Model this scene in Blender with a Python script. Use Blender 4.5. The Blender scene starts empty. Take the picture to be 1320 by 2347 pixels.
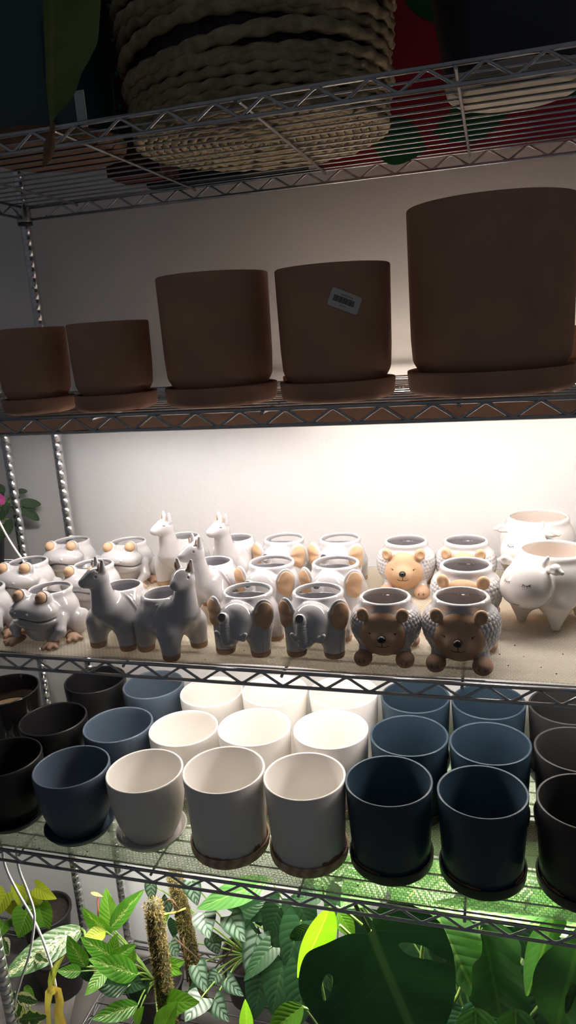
import bpy, math, random
import numpy as np
from mathutils import Vector, Matrix
from mathutils.geometry import delaunay_2d_cdt

random.seed(7)
RNG = np.random.default_rng(7)
SC = bpy.context.scene
COL = SC.collection
PI = math.pi

# ------------------------------------------------------------------ camera
FPX = 1681.955                       # focal length in pixels of the 1320 x 2347 frame
CAMP = np.array([0.96532, -1.11534, 1.63021])
YAW, PIT, ROL = -0.28336, -0.24426, -0.06906
cy_, sy_ = math.cos(YAW), math.sin(YAW)
cp_, sp_ = math.cos(PIT), math.sin(PIT)
FW = np.array([sy_*cp_, cy_*cp_, sp_])
R0 = np.array([cy_, -sy_, 0.0])
U0 = np.cross(R0, FW)
RT = math.cos(ROL)*R0 + math.sin(ROL)*U0
UP = -math.sin(ROL)*R0 + math.cos(ROL)*U0
cam = bpy.data.cameras.new('camera')
cam.sensor_fit = 'VERTICAL'
cam.sensor_height = 24.0
cam.lens = FPX/2347*24.0
cam.clip_start = 0.02
camo = bpy.data.objects.new('camera', cam)
COL.objects.link(camo)
M = Matrix.Identity(4)
for i in range(3):
    M[i][0] = RT[i]; M[i][1] = UP[i]; M[i][2] = -FW[i]; M[i][3] = CAMP[i]
camo.matrix_world = M
SC.camera = camo


def at(px, py, Y):
    """the point at shelf depth Y that stands where the photograph shows (px, py)"""
    d = FW + (px-660)/FPX*RT - (py-1173.5)/FPX*UP
    return CAMP + d*((Y-CAMP[1])/d[1])


def onz(px, py, z):
    d = FW + (px-660)/FPX*RT - (py-1173.5)/FPX*UP
    return CAMP + d*((z-CAMP[2])/d[2])


# ------------------------------------------------------------------ materials
def new_mat(name):
    m = bpy.data.materials.new(name)
    m.use_nodes = True
    nt = m.node_tree
    b = nt.nodes['Principled BSDF']
    return m, nt, b


def lin(c):
    return tuple(((x/12.92) if x <= .04045 else ((x+.055)/1.055)**2.4) for x in c)


def mat(name, col, rough=.5, metal=0, var=.0, scale=40, bump=0, bscale=200, coat=0, spec=.5, srgb=False, col2=None, detail=4):
    m, nt, b = new_mat(name)
    if srgb:
        col = lin(col)
        if col2: col2 = lin(col2)
    L = nt.links.new
    b.inputs['Base Color'].default_value = (*col, 1)
    b.inputs['Roughness'].default_value = rough
    b.inputs['Metallic'].default_value = metal
    b.inputs['Specular IOR Level'].default_value = spec
    b.inputs['Coat Weight'].default_value = coat
    b.inputs['Coat Roughness'].default_value = .05
    tc = None
    if var or col2 or bump:
        tc = nt.nodes.new('ShaderNodeTexCoord')
    if var or col2:
        n = nt.nodes.new('ShaderNodeTexNoise')
        n.inputs['Scale'].default_value = scale
        n.inputs['Detail'].default_value = detail
        L(tc.outputs['Object'], n.inputs['Vector'])
        r = nt.nodes.new('ShaderNodeValToRGB')
        c1 = tuple(max(0, x*(1-var)) for x in col)
        c2 = col2 if col2 else tuple(min(1, x*(1+var)) for x in col)
        r.color_ramp.elements[0].position = .32
        r.color_ramp.elements[1].position = .68
        r.color_ramp.elements[0].color = (*c1, 1)
        r.color_ramp.elements[1].color = (*c2, 1)
        L(n.outputs['Fac'], r.inputs['Fac'])
        L(r.outputs['Color'], b.inputs['Base Color'])
    if bump:
        n2 = nt.nodes.new('ShaderNodeTexNoise')
        n2.inputs['Scale'].default_value = bscale
        n2.inputs['Detail'].default_value = 6
        L(tc.outputs['Object'], n2.inputs['Vector'])
        bp = nt.nodes.new('ShaderNodeBump')
        bp.inputs['Strength'].default_value = bump
        bp.inputs['Distance'].default_value = .002
        L(n2.outputs['Fac'], bp.inputs['Height'])
        L(bp.outputs['Normal'], b.inputs['Normal'])
    return m


def emis(name, col, s):
    m, nt, b = new_mat(name)
    b.inputs['Base Color'].default_value = (.9, .9, .9, 1)
    b.inputs['Emission Color'].default_value = (*col, 1)
    b.inputs['Emission Strength'].default_value = s
    return m


def liner_mat(name, col, trans, sc):
    """ribbed see-through plastic matting: part clear, part frosted"""
    m, nt, b = new_mat(name)
    L = nt.links.new
    N = nt.nodes.new
    out = nt.nodes['Material Output']
    tc = N('ShaderNodeTexCoord')
    mp = N('ShaderNodeMapping')
    L(tc.outputs['Object'], mp.inputs['Vector'])
    mp.inputs['Scale'].default_value = (sc, sc*1.25, 1)
    # staggered cells: brick texture gives rows of small windows
    br = N('ShaderNodeTexBrick')
    br.inputs['Scale'].default_value = 1
    br.inputs['Mortar Size'].default_value = .16
    br.inputs['Mortar Smooth'].default_value = .8
    br.inputs['Brick Width'].default_value = 1
    br.inputs['Row Height'].default_value = 1
    br.inputs['Color1'].default_value = (0, 0, 0, 1)
    br.inputs['Color2'].default_value = (.06, .06, .06, 1)
    br.inputs['Mortar'].default_value = (1, 1, 1, 1)
    L(mp.outputs['Vector'], br.inputs['Vector'])
    bp = N('ShaderNodeBump')
    bp.inputs['Strength'].default_value = .5
    bp.inputs['Distance'].default_value = .0012
    L(br.outputs['Color'], bp.inputs['Height'])
    b.inputs['Base Color'].default_value = (*col, 1)
    b.inputs['Roughness'].default_value = .38
    L(bp.outputs['Normal'], b.inputs['Normal'])
    tl = N('ShaderNodeBsdfTranslucent')
    tl.inputs['Color'].default_value = (*col, 1)
    mx = N('ShaderNodeMixShader')
    mx.inputs[0].default_value = .6
    L(b.outputs['BSDF'], mx.inputs[1]); L(tl.outputs['BSDF'], mx.inputs[2])
    tr = N('ShaderNodeBsdfTransparent')
    tr.inputs['Color'].default_value = (*[min(1, c*1.05+.05) for c in col], 1)
    mr = N('ShaderNodeMapRange')
    mr.inputs['To Min'].default_value = trans
    mr.inputs['To Max'].default_value = trans*.35
    L(br.outputs['Color'], mr.inputs['Value'])
    m2 = N('ShaderNodeMixShader')
    L(mr.outputs['Result'], m2.inputs[0])
    L(mx.outputs['Shader'], m2.inputs[1]); L(tr.outputs['BSDF'], m2.inputs[2])
    L(m2.outputs['Shader'], out.inputs['Surface'])
    return m


def leaf_mat(name, col, pat=None, col2=(.8, .85, .6), rough=.35, transl=.35, vein=(.4, .6, .2), amount=.5, tcol=None):
    """leaf: diffuse + gloss + translucency; patterns run on the leaf's own UV (u across, v along)"""
    m, nt, b = new_mat(name)
    L = nt.links.new
    N = nt.nodes.new
    out = nt.nodes['Material Output']
    uv = N('ShaderNodeUVMap')
    sp = N('ShaderNodeSeparateXYZ')
    L(uv.outputs['UV'], sp.inputs['Vector'])

    def math_(op, a, bb=None):
        n = N('ShaderNodeMath'); n.operation = op
        for i, x in enumerate((a, bb)):
            if x is None: continue
            if isinstance(x, (int, float)): n.inputs[i].default_value = x
            else: L(x, n.inputs[i])
        return n.outputs[0]
    u = math_('SUBTRACT', math_('MULTIPLY', sp.outputs['X'], 2), 1)
    au = math_('ABSOLUTE', u)
    v = sp.outputs['Y']
    noi = N('ShaderNodeTexNoise')
    tc = N('ShaderNodeTexCoord')
    noi.inputs['Scale'].default_value = 30
    L(tc.outputs['Object'], noi.inputs['Vector'])
    base = N('ShaderNodeMix'); base.data_type = 'RGBA'
    base.inputs['A'].default_value = (*[c*.75 for c in col], 1)
    base.inputs['B'].default_value = (*[min(1, c*1.25) for c in col], 1)
    L(noi.outputs['Fac'], base.inputs['Factor'])
    c = base.outputs['Result']

    def mixc(fac, c0, col):
        n = N('ShaderNodeMix'); n.data_type = 'RGBA'
        L(fac, n.inputs['Factor']); L(c0, n.inputs['A'])
        n.inputs['B'].default_value = (*col, 1)
        return n.outputs['Result']

    def step(x, lo, hi):
        n = N('ShaderNodeMapRange'); n.interpolation_type = 'SMOOTHSTEP'
        L(x, n.inputs['Value'])
        n.inputs['From Min'].default_value = lo; n.inputs['From Max'].default_value = hi
        return n.outputs['Result']
    # side veins: lines of constant v - .45|u|
    w = math_('SUBTRACT', v, math_('MULTIPLY', au, .3))
    ph = math_('ABSOLUTE', math_('SINE', math_('MULTIPLY', w, 15 if pat == 'silver' else 24)))
    veinf = math_('MULTIPLY', step(ph, .14, .0), .20)
    if pat == 'speckle':
        n2 = N('ShaderNodeTexNoise')
        n2.inputs['Scale'].default_value = 1; n2.inputs['Detail'].default_value = 3
        cb = N('ShaderNodeCombineXYZ')
        L(math_('MULTIPLY', w, 34), cb.inputs[0]); L(math_('MULTIPLY', u, 7), cb.inputs[1])
        L(cb.outputs[0], n2.inputs['Vector'])
        n2.inputs['Distortion'].default_value = 1.0
        f = step(math_('SUBTRACT', n2.outputs['Fac'], math_('MULTIPLY', au, (1-amount)*.55)), .58-amount*.2, .64-amount*.2)
        f = math_('MULTIPLY', f, step(au, .93, .8))
        c = mixc(f, c, col2)
    elif pat == 'silver':
        f = math_('MULTIPLY', step(ph, .25, .8), step(au, .95, .5))
        c = mixc(math_('MULTIPLY', f, amount), c, col2)
    elif pat == 'margin':
        n2 = N('ShaderNodeTexNoise'); n2.inputs['Scale'].default_value = 45
        L(tc.outputs['Object'], n2.inputs['Vector'])
        f = step(math_('ADD', au, math_('MULTIPLY', math_('SUBTRACT', n2.outputs['Fac'], .5), 1.6)), .55, .62)
        c = mixc(f, c, col2)
    elif pat == 'dry':
        n2 = N('ShaderNodeTexNoise'); n2.inputs['Scale'].default_value = 25; n2.inputs['Detail'].default_value = 6
        L(tc.outputs['Object'], n2.inputs['Vector'])
        c = mixc(step(n2.outputs['Fac'], .45, .62), c, col2)
    if pat != 'silver':
        c = mixc(veinf, c, vein)
    c = mixc(math_('MULTIPLY', step(au, .07, .02), .7), c, vein)
    L(c, b.inputs['Base Color'])
    b.inputs['Roughness'].default_value = rough
    bp = N('ShaderNodeBump'); bp.inputs['Strength'].default_value = .35; bp.inputs['Distance'].default_value = .002
    L(ph, bp.inputs['Height']); L(bp.outputs['Normal'], b.inputs['Normal'])
    tl = N('ShaderNodeBsdfTranslucent')
    hs = N('ShaderNodeMix'); hs.data_type = 'RGBA'; hs.blend_type = 'MULTIPLY'
    hs.inputs['Factor'].default_value = 1
    L(c, hs.inputs['A'])
    hs.inputs['B'].default_value = (*(tcol or (1.0, 1.0, .45)), 1)
    L(hs.outputs['Result'], tl.inputs['Color'])
    mx = N('ShaderNodeMixShader'); mx.inputs[0].default_value = transl
    L(b.outputs['BSDF'], mx.inputs[1]); L(tl.outputs['BSDF'], mx.inputs[2])
    L(mx.outputs['Shader'], out.inputs['Surface'])
    return m


# ------------------------------------------------------------------ object helpers
def mesh(name, V, F, material, parent=None, smooth=True, UV=None, midx=None):
    me = bpy.data.meshes.new(name)
    me.from_pydata([tuple(map(float, v)) for v in V] if not isinstance(V, np.ndarray) else V.tolist(), [], F if isinstance(F, list) else F.tolist())
    mats = material if isinstance(material, (list, tuple)) else [material]
    for m in mats: me.materials.append(m)
    if smooth: me.polygons.foreach_set('use_smooth', [True]*len(me.polygons))
    if midx is not None: me.polygons.foreach_set('material_index', np.asarray(midx, dtype=np.int32))
    if UV is not None:
        lay = me.uv_layers.new(name='UVMap')
        vi = np.empty(len(me.loops), dtype=np.int32)
        me.loops.foreach_get('vertex_index', vi)
        lay.data.foreach_set('uv', np.asarray(UV, dtype=np.float32)[vi].ravel())
    me.update()
    o = bpy.data.objects.new(name, me)
    COL.objects.link(o)
    if parent is not None: o.parent = parent
    return o


def tag(o, label, cat, group=None):
    o['label'] = label; o['category'] = cat
    if group: o['group'] = group
    return o


def thing(name, label, cat, loc=(0, 0, 0), rz=0, group=None):
    o = bpy.data.objects.new(name, None)
    o.empty_display_size = .03
    COL.objects.link(o)
    o.location = loc; o.rotation_euler = (0, 0, rz)
    return tag(o, label, cat, group)


def dup(root, loc, rz, label, group=None, scale=1):
    r = root.copy(); COL.objects.link(r)
    r.location = loc; r.rotation_euler = (0, 0, rz); r['label'] = label
    r.scale = (scale,)*3
    if group: r['group'] = group
    for ch in list(root.children):
        c = ch.copy(); COL.objects.link(c); c.parent = r
        for g in list(ch.children):
            d = g.copy(); COL.objects.link(d); d.parent = c
    return r


def struct(o):
    o['kind'] = 'structure'
    return o


class MB:
    def __init__(s): s.V = []; s.F = []; s.UV = []

    def add(s, V, F, UV=None):
        k = len(s.V)
        s.V += [tuple(map(float, v)) for v in V]
        s.F += [tuple(int(i)+k for i in f) for f in F]
        s.UV += [tuple(x) for x in UV] if UV is not None else [(0, 0)]*len(V)
        return s

    def box(s, lo, hi):
        x0, y0, z0 = lo; x1, y1, z1 = hi
        return s.add([(x0, y0, z0), (x1, y0, z0), (x1, y1, z0), (x0, y1, z0), (x0, y0, z1), (x1, y0, z1), (x1, y1, z1), (x0, y1, z1)],
                     [(0, 3, 2, 1), (4, 5, 6, 7), (0, 1, 5, 4), (1, 2, 6, 5), (2, 3, 7, 6), (3, 0, 4, 7)])

    def tube(s, pts, r, n=8, cap=True):
        pts = [np.asarray(p, float) for p in pts]
        rr = r if hasattr(r, '__len__') else [r]*len(pts)
        V = []; F = []
        t0 = pts[1]-pts[0]; t0 /= np.linalg.norm(t0)
        a = np.array([0, 0, 1.0]) if abs(t0[2]) < .9 else np.array([1.0, 0, 0])
        nrm = np.cross(t0, a); nrm /= np.linalg.norm(nrm)
        for i, p in enumerate(pts):
            t = pts[min(i+1, len(pts)-1)]-pts[max(i-1, 0)]
            t = t/(np.linalg.norm(t)+1e-12)
            nrm = nrm - t*(nrm@t); nrm /= np.linalg.norm(nrm)+1e-12
            bn = np.cross(t, nrm)
            for k in range(n):
                an = 2*PI*k/n
                V.append(p + rr[i]*(math.cos(an)*nrm+math.sin(an)*bn))
        for i in range(len(pts)-1):
            for k in range(n):
                a0 = i*n+k; b0 = i*n+(k+1) % n
                F.append((a0, a0+n, b0+n, b0))
        if cap:
            F.append(tuple(range(n))); F.append(tuple(range((len(pts)-1)*n+n-1, (len(pts)-1)*n-1, -1)))
        return s.add(V, F)

    def lathe(s, prof, n=64, c=(0, 0, 0)):
        """prof: (r, z) pairs, outside going up then inside going down"""
        V = []; F = []
        for r, z in prof:
            for k in range(n):
                a = 2*PI*k/n
                V.append((c[0]+r*math.cos(a), c[1]+r*math.sin(a), c[2]+z))
        for i in range(len(prof)-1):
            for k in range(n):
                a0 = i*n+k; b0 = i*n+(k+1) % n
                F.append((a0, b0, b0+n, a0+n))
        if prof[0][0] > 1e-6: F.append(tuple(range(n-1, -1, -1)))
        if prof[-1][0] > 1e-6: F.append(tuple(range((len(prof)-1)*n, len(prof)*n)))
        return s.add(V, F)

    def build(s, name, m, parent=None, smooth=True, uv=False):
        return mesh(name, s.V, s.F, m, parent, smooth, s.UV if uv else None)


def rounded(prof, r=.003, n=4):
    """round the corners of a lathe profile"""
    out = [prof[0]]
    for i in range(1, len(prof)-1):
        p0, p, p1 = (np.array(prof[j], float) for j in (i-1, i, i+1))
        a = p0-p; b = p1-p
        la, lb = np.linalg.norm(a), np.linalg.norm(b)
        k = min(r, la*.45, lb*.45)
        s_, e_ = p+a/la*k, p+b/lb*k
        for j in range(n+1):
            t = j/n
            out.append(tuple((1-t)**2*s_+2*t*(1-t)*p+t*t*e_))
    out.append(prof[-1])
    return out


# ------------------------------------------------------------------ signed-distance modelling of the ceramic animals
def V3(*a): return np.array(a, float)


def sph(p, c, r): return np.linalg.norm(p-V3(*c), axis=1)-r


def ell(p, c, r):
    r = V3(*r); q = p-V3(*c)
    k0 = np.linalg.norm(q/r, axis=1); k1 = np.linalg.norm(q/(r*r), axis=1)
    return k0*(k0-1)/np.maximum(k1, 1e-9)


def rotp(p, c, ax, ang):
    c = V3(*c); q = p-c
    R = np.array(Matrix.Rotation(-ang, 3, ax))
    return q@R.T + c


def cap(p, a, b, ra, rb=None):
    rb = ra if rb is None else rb
    a = V3(*a); b = V3(*b)
    ba = b-a; t = np.clip((p-a)@ba/(ba@ba), 0, 1)
    return np.linalg.norm(p-a-t[:, None]*ba, axis=1)-(ra+(rb-ra)*t)


def chain(p, pts, rs):
    d = None
    for i in range(len(pts)-1):
        e = cap(p, pts[i], pts[i+1], rs[i], rs[i+1])
        d = e if d is None else np.minimum(d, e)
    return d


def torus(p, c, R, r):
    q = p-V3(*c)
    return np.hypot(np.hypot(q[:, 0], q[:, 1])-R, q[:, 2])-r


def smin(a, b, k):
    h = np.maximum(k-np.abs(a-b), 0)/k
    return np.minimum(a, b)-h*h*k*.25


def smax(a, b, k): return -smin(-a, -b, k)


def surfnet(f, lo, hi, h):
    lo = V3(*lo); hi = V3(*hi)
    n = np.ceil((hi-lo)/h).astype(int)+1
    ax = [lo[i]+h*np.arange(n[i]) for i in range(3)]
    G = np.stack(np.meshgrid(*ax, indexing='ij'), -1).reshape(-1, 3)
    val = np.empty(len(G))
    for s in range(0, len(G), 400000):
        val[s:s+400000] = f(G[s:s+400000])
    v = val.reshape(n); ins = v < 0
    nx, ny, nz = n-1
    cnt = np.zeros((nx, ny, nz)); acc = np.zeros((nx, ny, nz, 3))
    for a in range(3):
        for i in (0, 1):
            for j in (0, 1):
                o = [0, 0, 0]; o[(a+1) % 3] = i; o[(a+2) % 3] = j
                e = list(o); e[a] = 1
                s0 = v[o[0]:o[0]+nx, o[1]:o[1]+ny, o[2]:o[2]+nz]
                s1 = v[e[0]:e[0]+nx, e[1]:e[1]+ny, e[2]:e[2]+nz]
                m = (s0 < 0) != (s1 < 0)
                t = np.where(m, s0/np.where(m, s0-s1, 1), 0)
                q = np.zeros((nx, ny, nz, 3)); q[..., 0] = o[0]; q[..., 1] = o[1]; q[..., 2] = o[2]
                q[..., a] = t
                acc += q*m[..., None]; cnt += m
    act = cnt > 0
    idx = -np.ones((nx, ny, nz), int); idx[act] = np.arange(act.sum())
    I = np.argwhere(act)
    P = lo + h*(I + acc[act]/cnt[act][:, None])
    F = []
    for a in range(3):
        b, c = (a+1) % 3, (a+2) % 3
        s0 = np.take(ins, range(n[a]-1), a); s1 = np.take(ins, range(1, n[a]), a)
        E = np.argwhere(s0 != s1)
        E = E[(E[:, b] > 0) & (E[:, c] > 0) & (E[:, b] < n[b]-1) & (E[:, c] < n[c]-1)]
        fl = s0[E[:, 0], E[:, 1], E[:, 2]]
        qs = []
        for db, dc in ((1, 1), (0, 1), (0, 0), (1, 0)):
            k = E.copy(); k[:, b] -= db; k[:, c] -= dc
            qs.append(idx[k[:, 0], k[:, 1], k[:, 2]])
        q = np.stack(qs, 1)
        q[~fl] = q[~fl][:, ::-1]
        F.append(q)
    F = np.concatenate(F)
    # one Newton step onto the surface
    for _ in range(2):
        d = f(P); g = np.zeros_like(P); e = h*.25
        for a in range(3):
            dp = np.zeros(3); dp[a] = e
            g[:, a] = (f(P+dp)-f(P-dp))/(2*e)
        gg = (g*g).sum(1); st = np.clip(d/np.maximum(gg, 1e-3), -h*3, h*3)
        P = P - np.clip(g*st[:, None], -h*.6, h*.6)
    return P, F


def sdf_obj(name, f, lo, hi, h, material, parent, inner=None):
    P, F = surfnet(f, lo, hi, h)
    mi = None
    if inner is not None:
        mi = inner(P[F].mean(1)).astype(np.int32)
    return mesh(name, P, F, material, parent, True, None, mi)


# ------------------------------------------------------------------ leaves
def leaf_grid(base, tip, nrm, width, shape='lance', fold=.15, droop=.12, wave=.0, curl=0, nu=8, nv=18):
    base = np.asarray(base, float); tip = np.asarray(tip, float)
    d = tip-base; Ln = np.linalg.norm(d); d /= Ln
    nrm = np.asarray(nrm, float); nrm = nrm-d*(nrm@d); nrm /= np.linalg.norm(nrm)
    side = np.cross(d, nrm)
    V = []; UV = []; F = []
    for i in range(nv+1):
        t = i/nv
        if shape == 'heart':
            w = (math.sin(PI*min(1, (t*.93+.07))**.62))**.75*(1-.35*t)*1.12
            w = max(w, 0.0)
        elif shape == 'oval':
            w = math.sin(PI*(t*.97+.015)**.85)**.62
        elif shape == 'strip':
            w = min(1, t*6)*min(1, (1-t)*3)**.6
        else:
            w = math.sin(PI*(t*.98+.01)**.8)**.85*(1-.12*t)
        for j in range(-nu, nu+1):
            s = j/nu
            a = abs(s)
            lobe = .16*(1-t)**3*a**1.2 if shape == 'heart' else 0
            p = base+d*Ln*(t-lobe)+side*(width*.5*w*s)
            off = fold*width*.5*w*a - droop*Ln*(t-.0)**2 + droop*Ln*.35*t
            off += wave*width*math.sin(t*17+s*1.5)*a**2
            off += curl*width*a*a*w
            p = p+nrm*off
            V.append(p); UV.append((s*.5+.5, t))
    m = 2*nu+1
    for i in range(nv):
        for j in range(m-1):
            a0 = i*m+j
            F.append((a0, a0+1, a0+m+1, a0+m))
    return V, F, UV


def flat_leaf(outline, holes, c_px, Y, nrm, vein, bend=None, step=.012):
    """leaf cut from an outline in its own tilted plane through the point at depth Y; vein = (px base, px tip); bend(u, v) -> offset along the normal"""
    c = at(*c_px, Y)
    nrm = np.asarray(nrm, float); nrm /= np.linalg.norm(nrm)

    def onplane(px, py):
        d = FW + (px-660)/FPX*RT - (py-1173.5)/FPX*UP
        return CAMP + d*(((c-CAMP)@nrm)/(d@nrm))
    b = onplane(*vein[0]); t = onplane(*vein[1])
    dv = t-b; Ln = np.linalg.norm(dv); dv /= Ln
    du = np.cross(dv, nrm)

    def q2(px): 
        p = onplane(*px)-b
        return np.array([p@du, p@dv])

    def smooth_loop(P):
        P = [np.array(p) for p in P]; n = len(P); out = []
        for i in range(n):
            p0, p1, p2, p3 = P[i-1], P[i], P[(i+1) % n], P[(i+2) % n]
            for k in range(5):
                s = k/5
                out.append(.5*((2*p1)+(-p0+p2)*s+(2*p0-5*p1+4*p2-p3)*s*s+(-p0+3*p1-3*p2+p3)*s**3))
        return out
    loops = [smooth_loop([q2(p) for p in outline])]+[smooth_loop([q2(p) for p in h]) for h in holes]

    def inside(pt, lp):
        x, y = pt; r = False
        for i in range(len(lp)):
            x0, y0 = lp[i]; x1, y1 = lp[i-1]
            if (y0 > y) != (y1 > y) and x < (x1-x0)*(y-y0)/(y1-y0)+x0: r = not r
        return r
    pts = []; edges = []
    for lp in loops:
        k = len(pts)
        pts += [Vector((float(a), float(bb))) for a, bb in lp]
        edges += [(k+i, k+(i+1) % len(lp)) for i in range(len(lp))]
    O = np.array(loops[0]); lo = O.min(0); hi = O.max(0)
    for x in np.arange(lo[0], hi[0], step):
        for y in np.arange(lo[1], hi[1], step):
            if inside((x, y), loops[0]): pts.append(Vector((float(x), float(y))))
    vs, _, fs, *_ = delaunay_2d_cdt(pts, edges, [], 0, 1e-5)
    F = []
    for f in fs:
        cc = sum((vs[i] for i in f), Vector((0, 0)))/len(f)
        if inside(cc, loops[0]) and not any(inside(cc, h) for h in loops[1:]): F.append(tuple(f))
    V = []; UV = []
    hw = max(abs(lo[0]), abs(hi[0]))
    for v in vs:
        off = bend(v.x/hw, v.y/Ln)*Ln if bend else 0
        V.append(b+du*v.x+dv*v.y+nrm*off); UV.append((v.x/hw*.5+.5, v.y/Ln))
    return V, F, UV
# ------------------------------------------------------------------ levels of the shelving (top rail centre heights)
RIB = 0.3048; PER = RIB/4
ZR = dict(A=1.9565, B=1.5089, C=1.0525, D=.5980, E=-.200)
DEP = .5687
SURF = {k: v+.003 for k, v in ZR.items()}
SURF['C'] += .0016; SURF['D'] += .0016
WALL_Y = .625
XL, XR = -.137, 1.387
FLOOR = -.31

M_CHROME = mat('chrome_wire', (.50, .50, .51), .26, 1, var=.10, scale=60)
M_POST = mat('chrome_post', (.74, .74, .75), .27, 1, var=.06, scale=50)
M_BLACKPLASTIC = mat('black_plastic', (.012, .012, .013), .45)
M_WALL = mat('painted_wall', (.74, .735, .735), .75, 0, var=.035, scale=3, bump=.25, bscale=130)
M_FLOOR = mat('concrete_floor', (.16, .15, .14), .7, 0, var=.25, scale=6, bump=.3, bscale=60)
M_LINER_C = liner_mat('cream_liner_plastic', (.92, .87, .77), .42, 130)
M_LINER_D = liner_mat('clear_liner_plastic', (.85, .87, .79), .66, 130)
M_HOUSING = mat('bounce_tinted_lamp_housing', (.62, .40, .27), .42, .25, var=.08, scale=20)  # white housing; the brown bounce light off the terracotta is put into its colour
M_WHITECORD = mat('white_cord', (.80, .79, .77), .45)

# wall and floor
struct(MB().box((-1.6, WALL_Y, FLOOR), (2.8, WALL_Y+.1, 2.75)).build('wall_back', M_WALL, smooth=False))
struct(MB().box((-1.6, -2.6, FLOOR-.1), (2.8, WALL_Y+.1, FLOOR)).build('floor', M_FLOOR, smooth=False))


def truss_front(mb, x0, x1, y, zr):
    """two rails with the zigzag between, along x"""
    mb.tube([(x0, y, zr), (x1, y, zr)], .0034, 10)
    mb.tube([(x0, y, zr-.0265), (x1, y, zr-.0265)], .0033, 10)
    k0 = math.ceil((x0+.012)/PER*2); k1 = math.floor((x1-.012)/PER*2)
    pts = []
    for k in range(k0, k1+1):
        x = k*PER/2
        z = zr-.0245 if k % 2 == 0 else zr-.0028
        s = 1 if k % 2 == 0 else -1
        pts += [(x-.006, y, z+s*.0022), (x-.002, y, z), (x+.002, y, z), (x+.006, y, z+s*.0022)]
    mb.tube(pts, .0025, 8)
    return mb


def truss_side(mb, x, y0, y1, zr):
    mb.tube([(x, y0, zr), (x, y1, zr)], .0034, 8)
    mb.tube([(x, y0, zr-.0265), (x, y1, zr-.0265)], .0033, 8)
    n = round((y1-y0-.03)/PER); pts = []
    p = (y1-y0-.03)/n
    for k in range(2*n+1):
        pts.append((x, y0+.015+k*p/2, zr-.0245 if k % 2 == 0 else zr-.0028))
    mb.tube(pts, .0025, 8)
    return mb


def post_mesh(name, x, y, z0, z1, parent):
    prof = [(0, z0), (.0127, z0)]
    z = z0+.02
    while z < z1-.01:
        prof += [(.0127, z-.0012), (.0119, z-.0006), (.0119, z+.0006), (.0127, z+.0012)]
        z += .0254
    prof += [(.0127, z1-.003), (.0105, z1), (0, z1)]
    return MB().lathe(prof, 20, (x, y, 0)).build(name, M_POST, parent)


def wire_unit(name, label, xl, xr, levels, ribs, pitch=.0415, ztop=2.25, posts=None):
    t = thing(name, label, 'shelving', ((xl+xr)/2, DEP/2, FLOOR))
    off = Vector((-(xl+xr)/2, -DEP/2, -FLOOR))

    def done(o):
        if o.parent == t: o.location = off
        return o
    for px, py in posts:
        done(post_mesh('post', px, py, FLOOR, ztop, t))
    for lv in levels:
        zr = ZR[lv]
        fr = MB()
        truss_front(fr, xl+.012, xr-.012, 0, zr)
        truss_front(fr, xl+.012, xr-.012, DEP, zr)
        truss_side(fr, xl+.004, .012, DEP-.012, zr)
        truss_side(fr, xr-.004, .012, DEP-.012, zr)
        sh = done(fr.build('shelf', M_CHROME, t))
        wd = MB()
        y = .0115
        while y < DEP-.008:
            wd.tube([(xl+.006, y, zr+.001), (xr-.006, y, zr+.001)], .0018, 6); y += pitch
        wd.build('wire_deck', M_CHROME, sh)
        for k in ribs:
            x = k*RIB
            dx = (0,)
            for d in dx:
                MB().tube([(x+d, -.0045, zr-.0055), (x+d, .004, zr-.0042), (x+d, DEP-.004, zr-.0042), (x+d, DEP+.009, zr-.0055)], .0029, 8).build('cross_rib', M_CHROME, sh)
        for px, py in posts:
            c = MB().lathe(rounded([(.0132, zr-.034), (.0185, zr-.034), (.0165, zr+.006), (.0132, zr+.006)], .001, 2), 20, (px, py, 0)).build('collar', M_CHROME, sh)
            MB().lathe([(.0130, zr-.040), (.0175, zr-.040), (.0178, zr-.0345), (.0130, zr-.0345)], 20, (px, py, 0)).build('collar_ring', M_BLACKPLASTIC, sh)
    return t


wire_unit('wire_shelving_unit', 'wide chrome wire shelving unit holding the pots, baskets and plants', XL, XR, 'ABCDE', range(0, 5),
          posts=[(XL, DEP-.01), (XL+.02, .012), (XR, DEP-.01), (XR, .012)])
wire_unit('wire_shelving_unit', 'neighbouring chrome wire shelving unit at the left edge with the african violet', -1.40, -.268, 'ABCDE', range(-4, -1),
          posts=[(-.284, DEP-.02), (-1.384, DEP-.02), (-1.384, .012)])


# ------------------------------------------------------------------ shelf liners
def liner(name, label, m, lv, front, x0=-.118, x1=1.370):
    zt = ZR[lv]+.0046; zb = ZR[lv]+.0031
    nx, ny = 150, 8
    V = []; F = []
    for z in (zt, zb):
        for j in range(ny+1):
            for i in range(nx+1):
                x = x0+(x1-x0)*i/nx
                y0 = front(x); y = y0+(DEP-.008-y0)*j/ny
                V.append((x-.6, y-DEP/2, z-zt))
    n = (nx+1)*(ny+1)
    for j in range(ny):
        for i in range(nx):
            a = j*(nx+1)+i; q = (a, a+1, a+nx+2, a+nx+1)
            F.append(q); F.append(tuple(n+k for k in q[::-1]))
    for i in range(nx):
        F.append((i+1, i, n+i, n+i+1)); a = ny*(nx+1)+i; F.append((a, a+1, n+a+1, n+a))
    o = mesh(name, V, F, m, smooth=False)
    o.location = (.6, DEP/2, zt)
    return tag(o, label, 'shelf liner')


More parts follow.
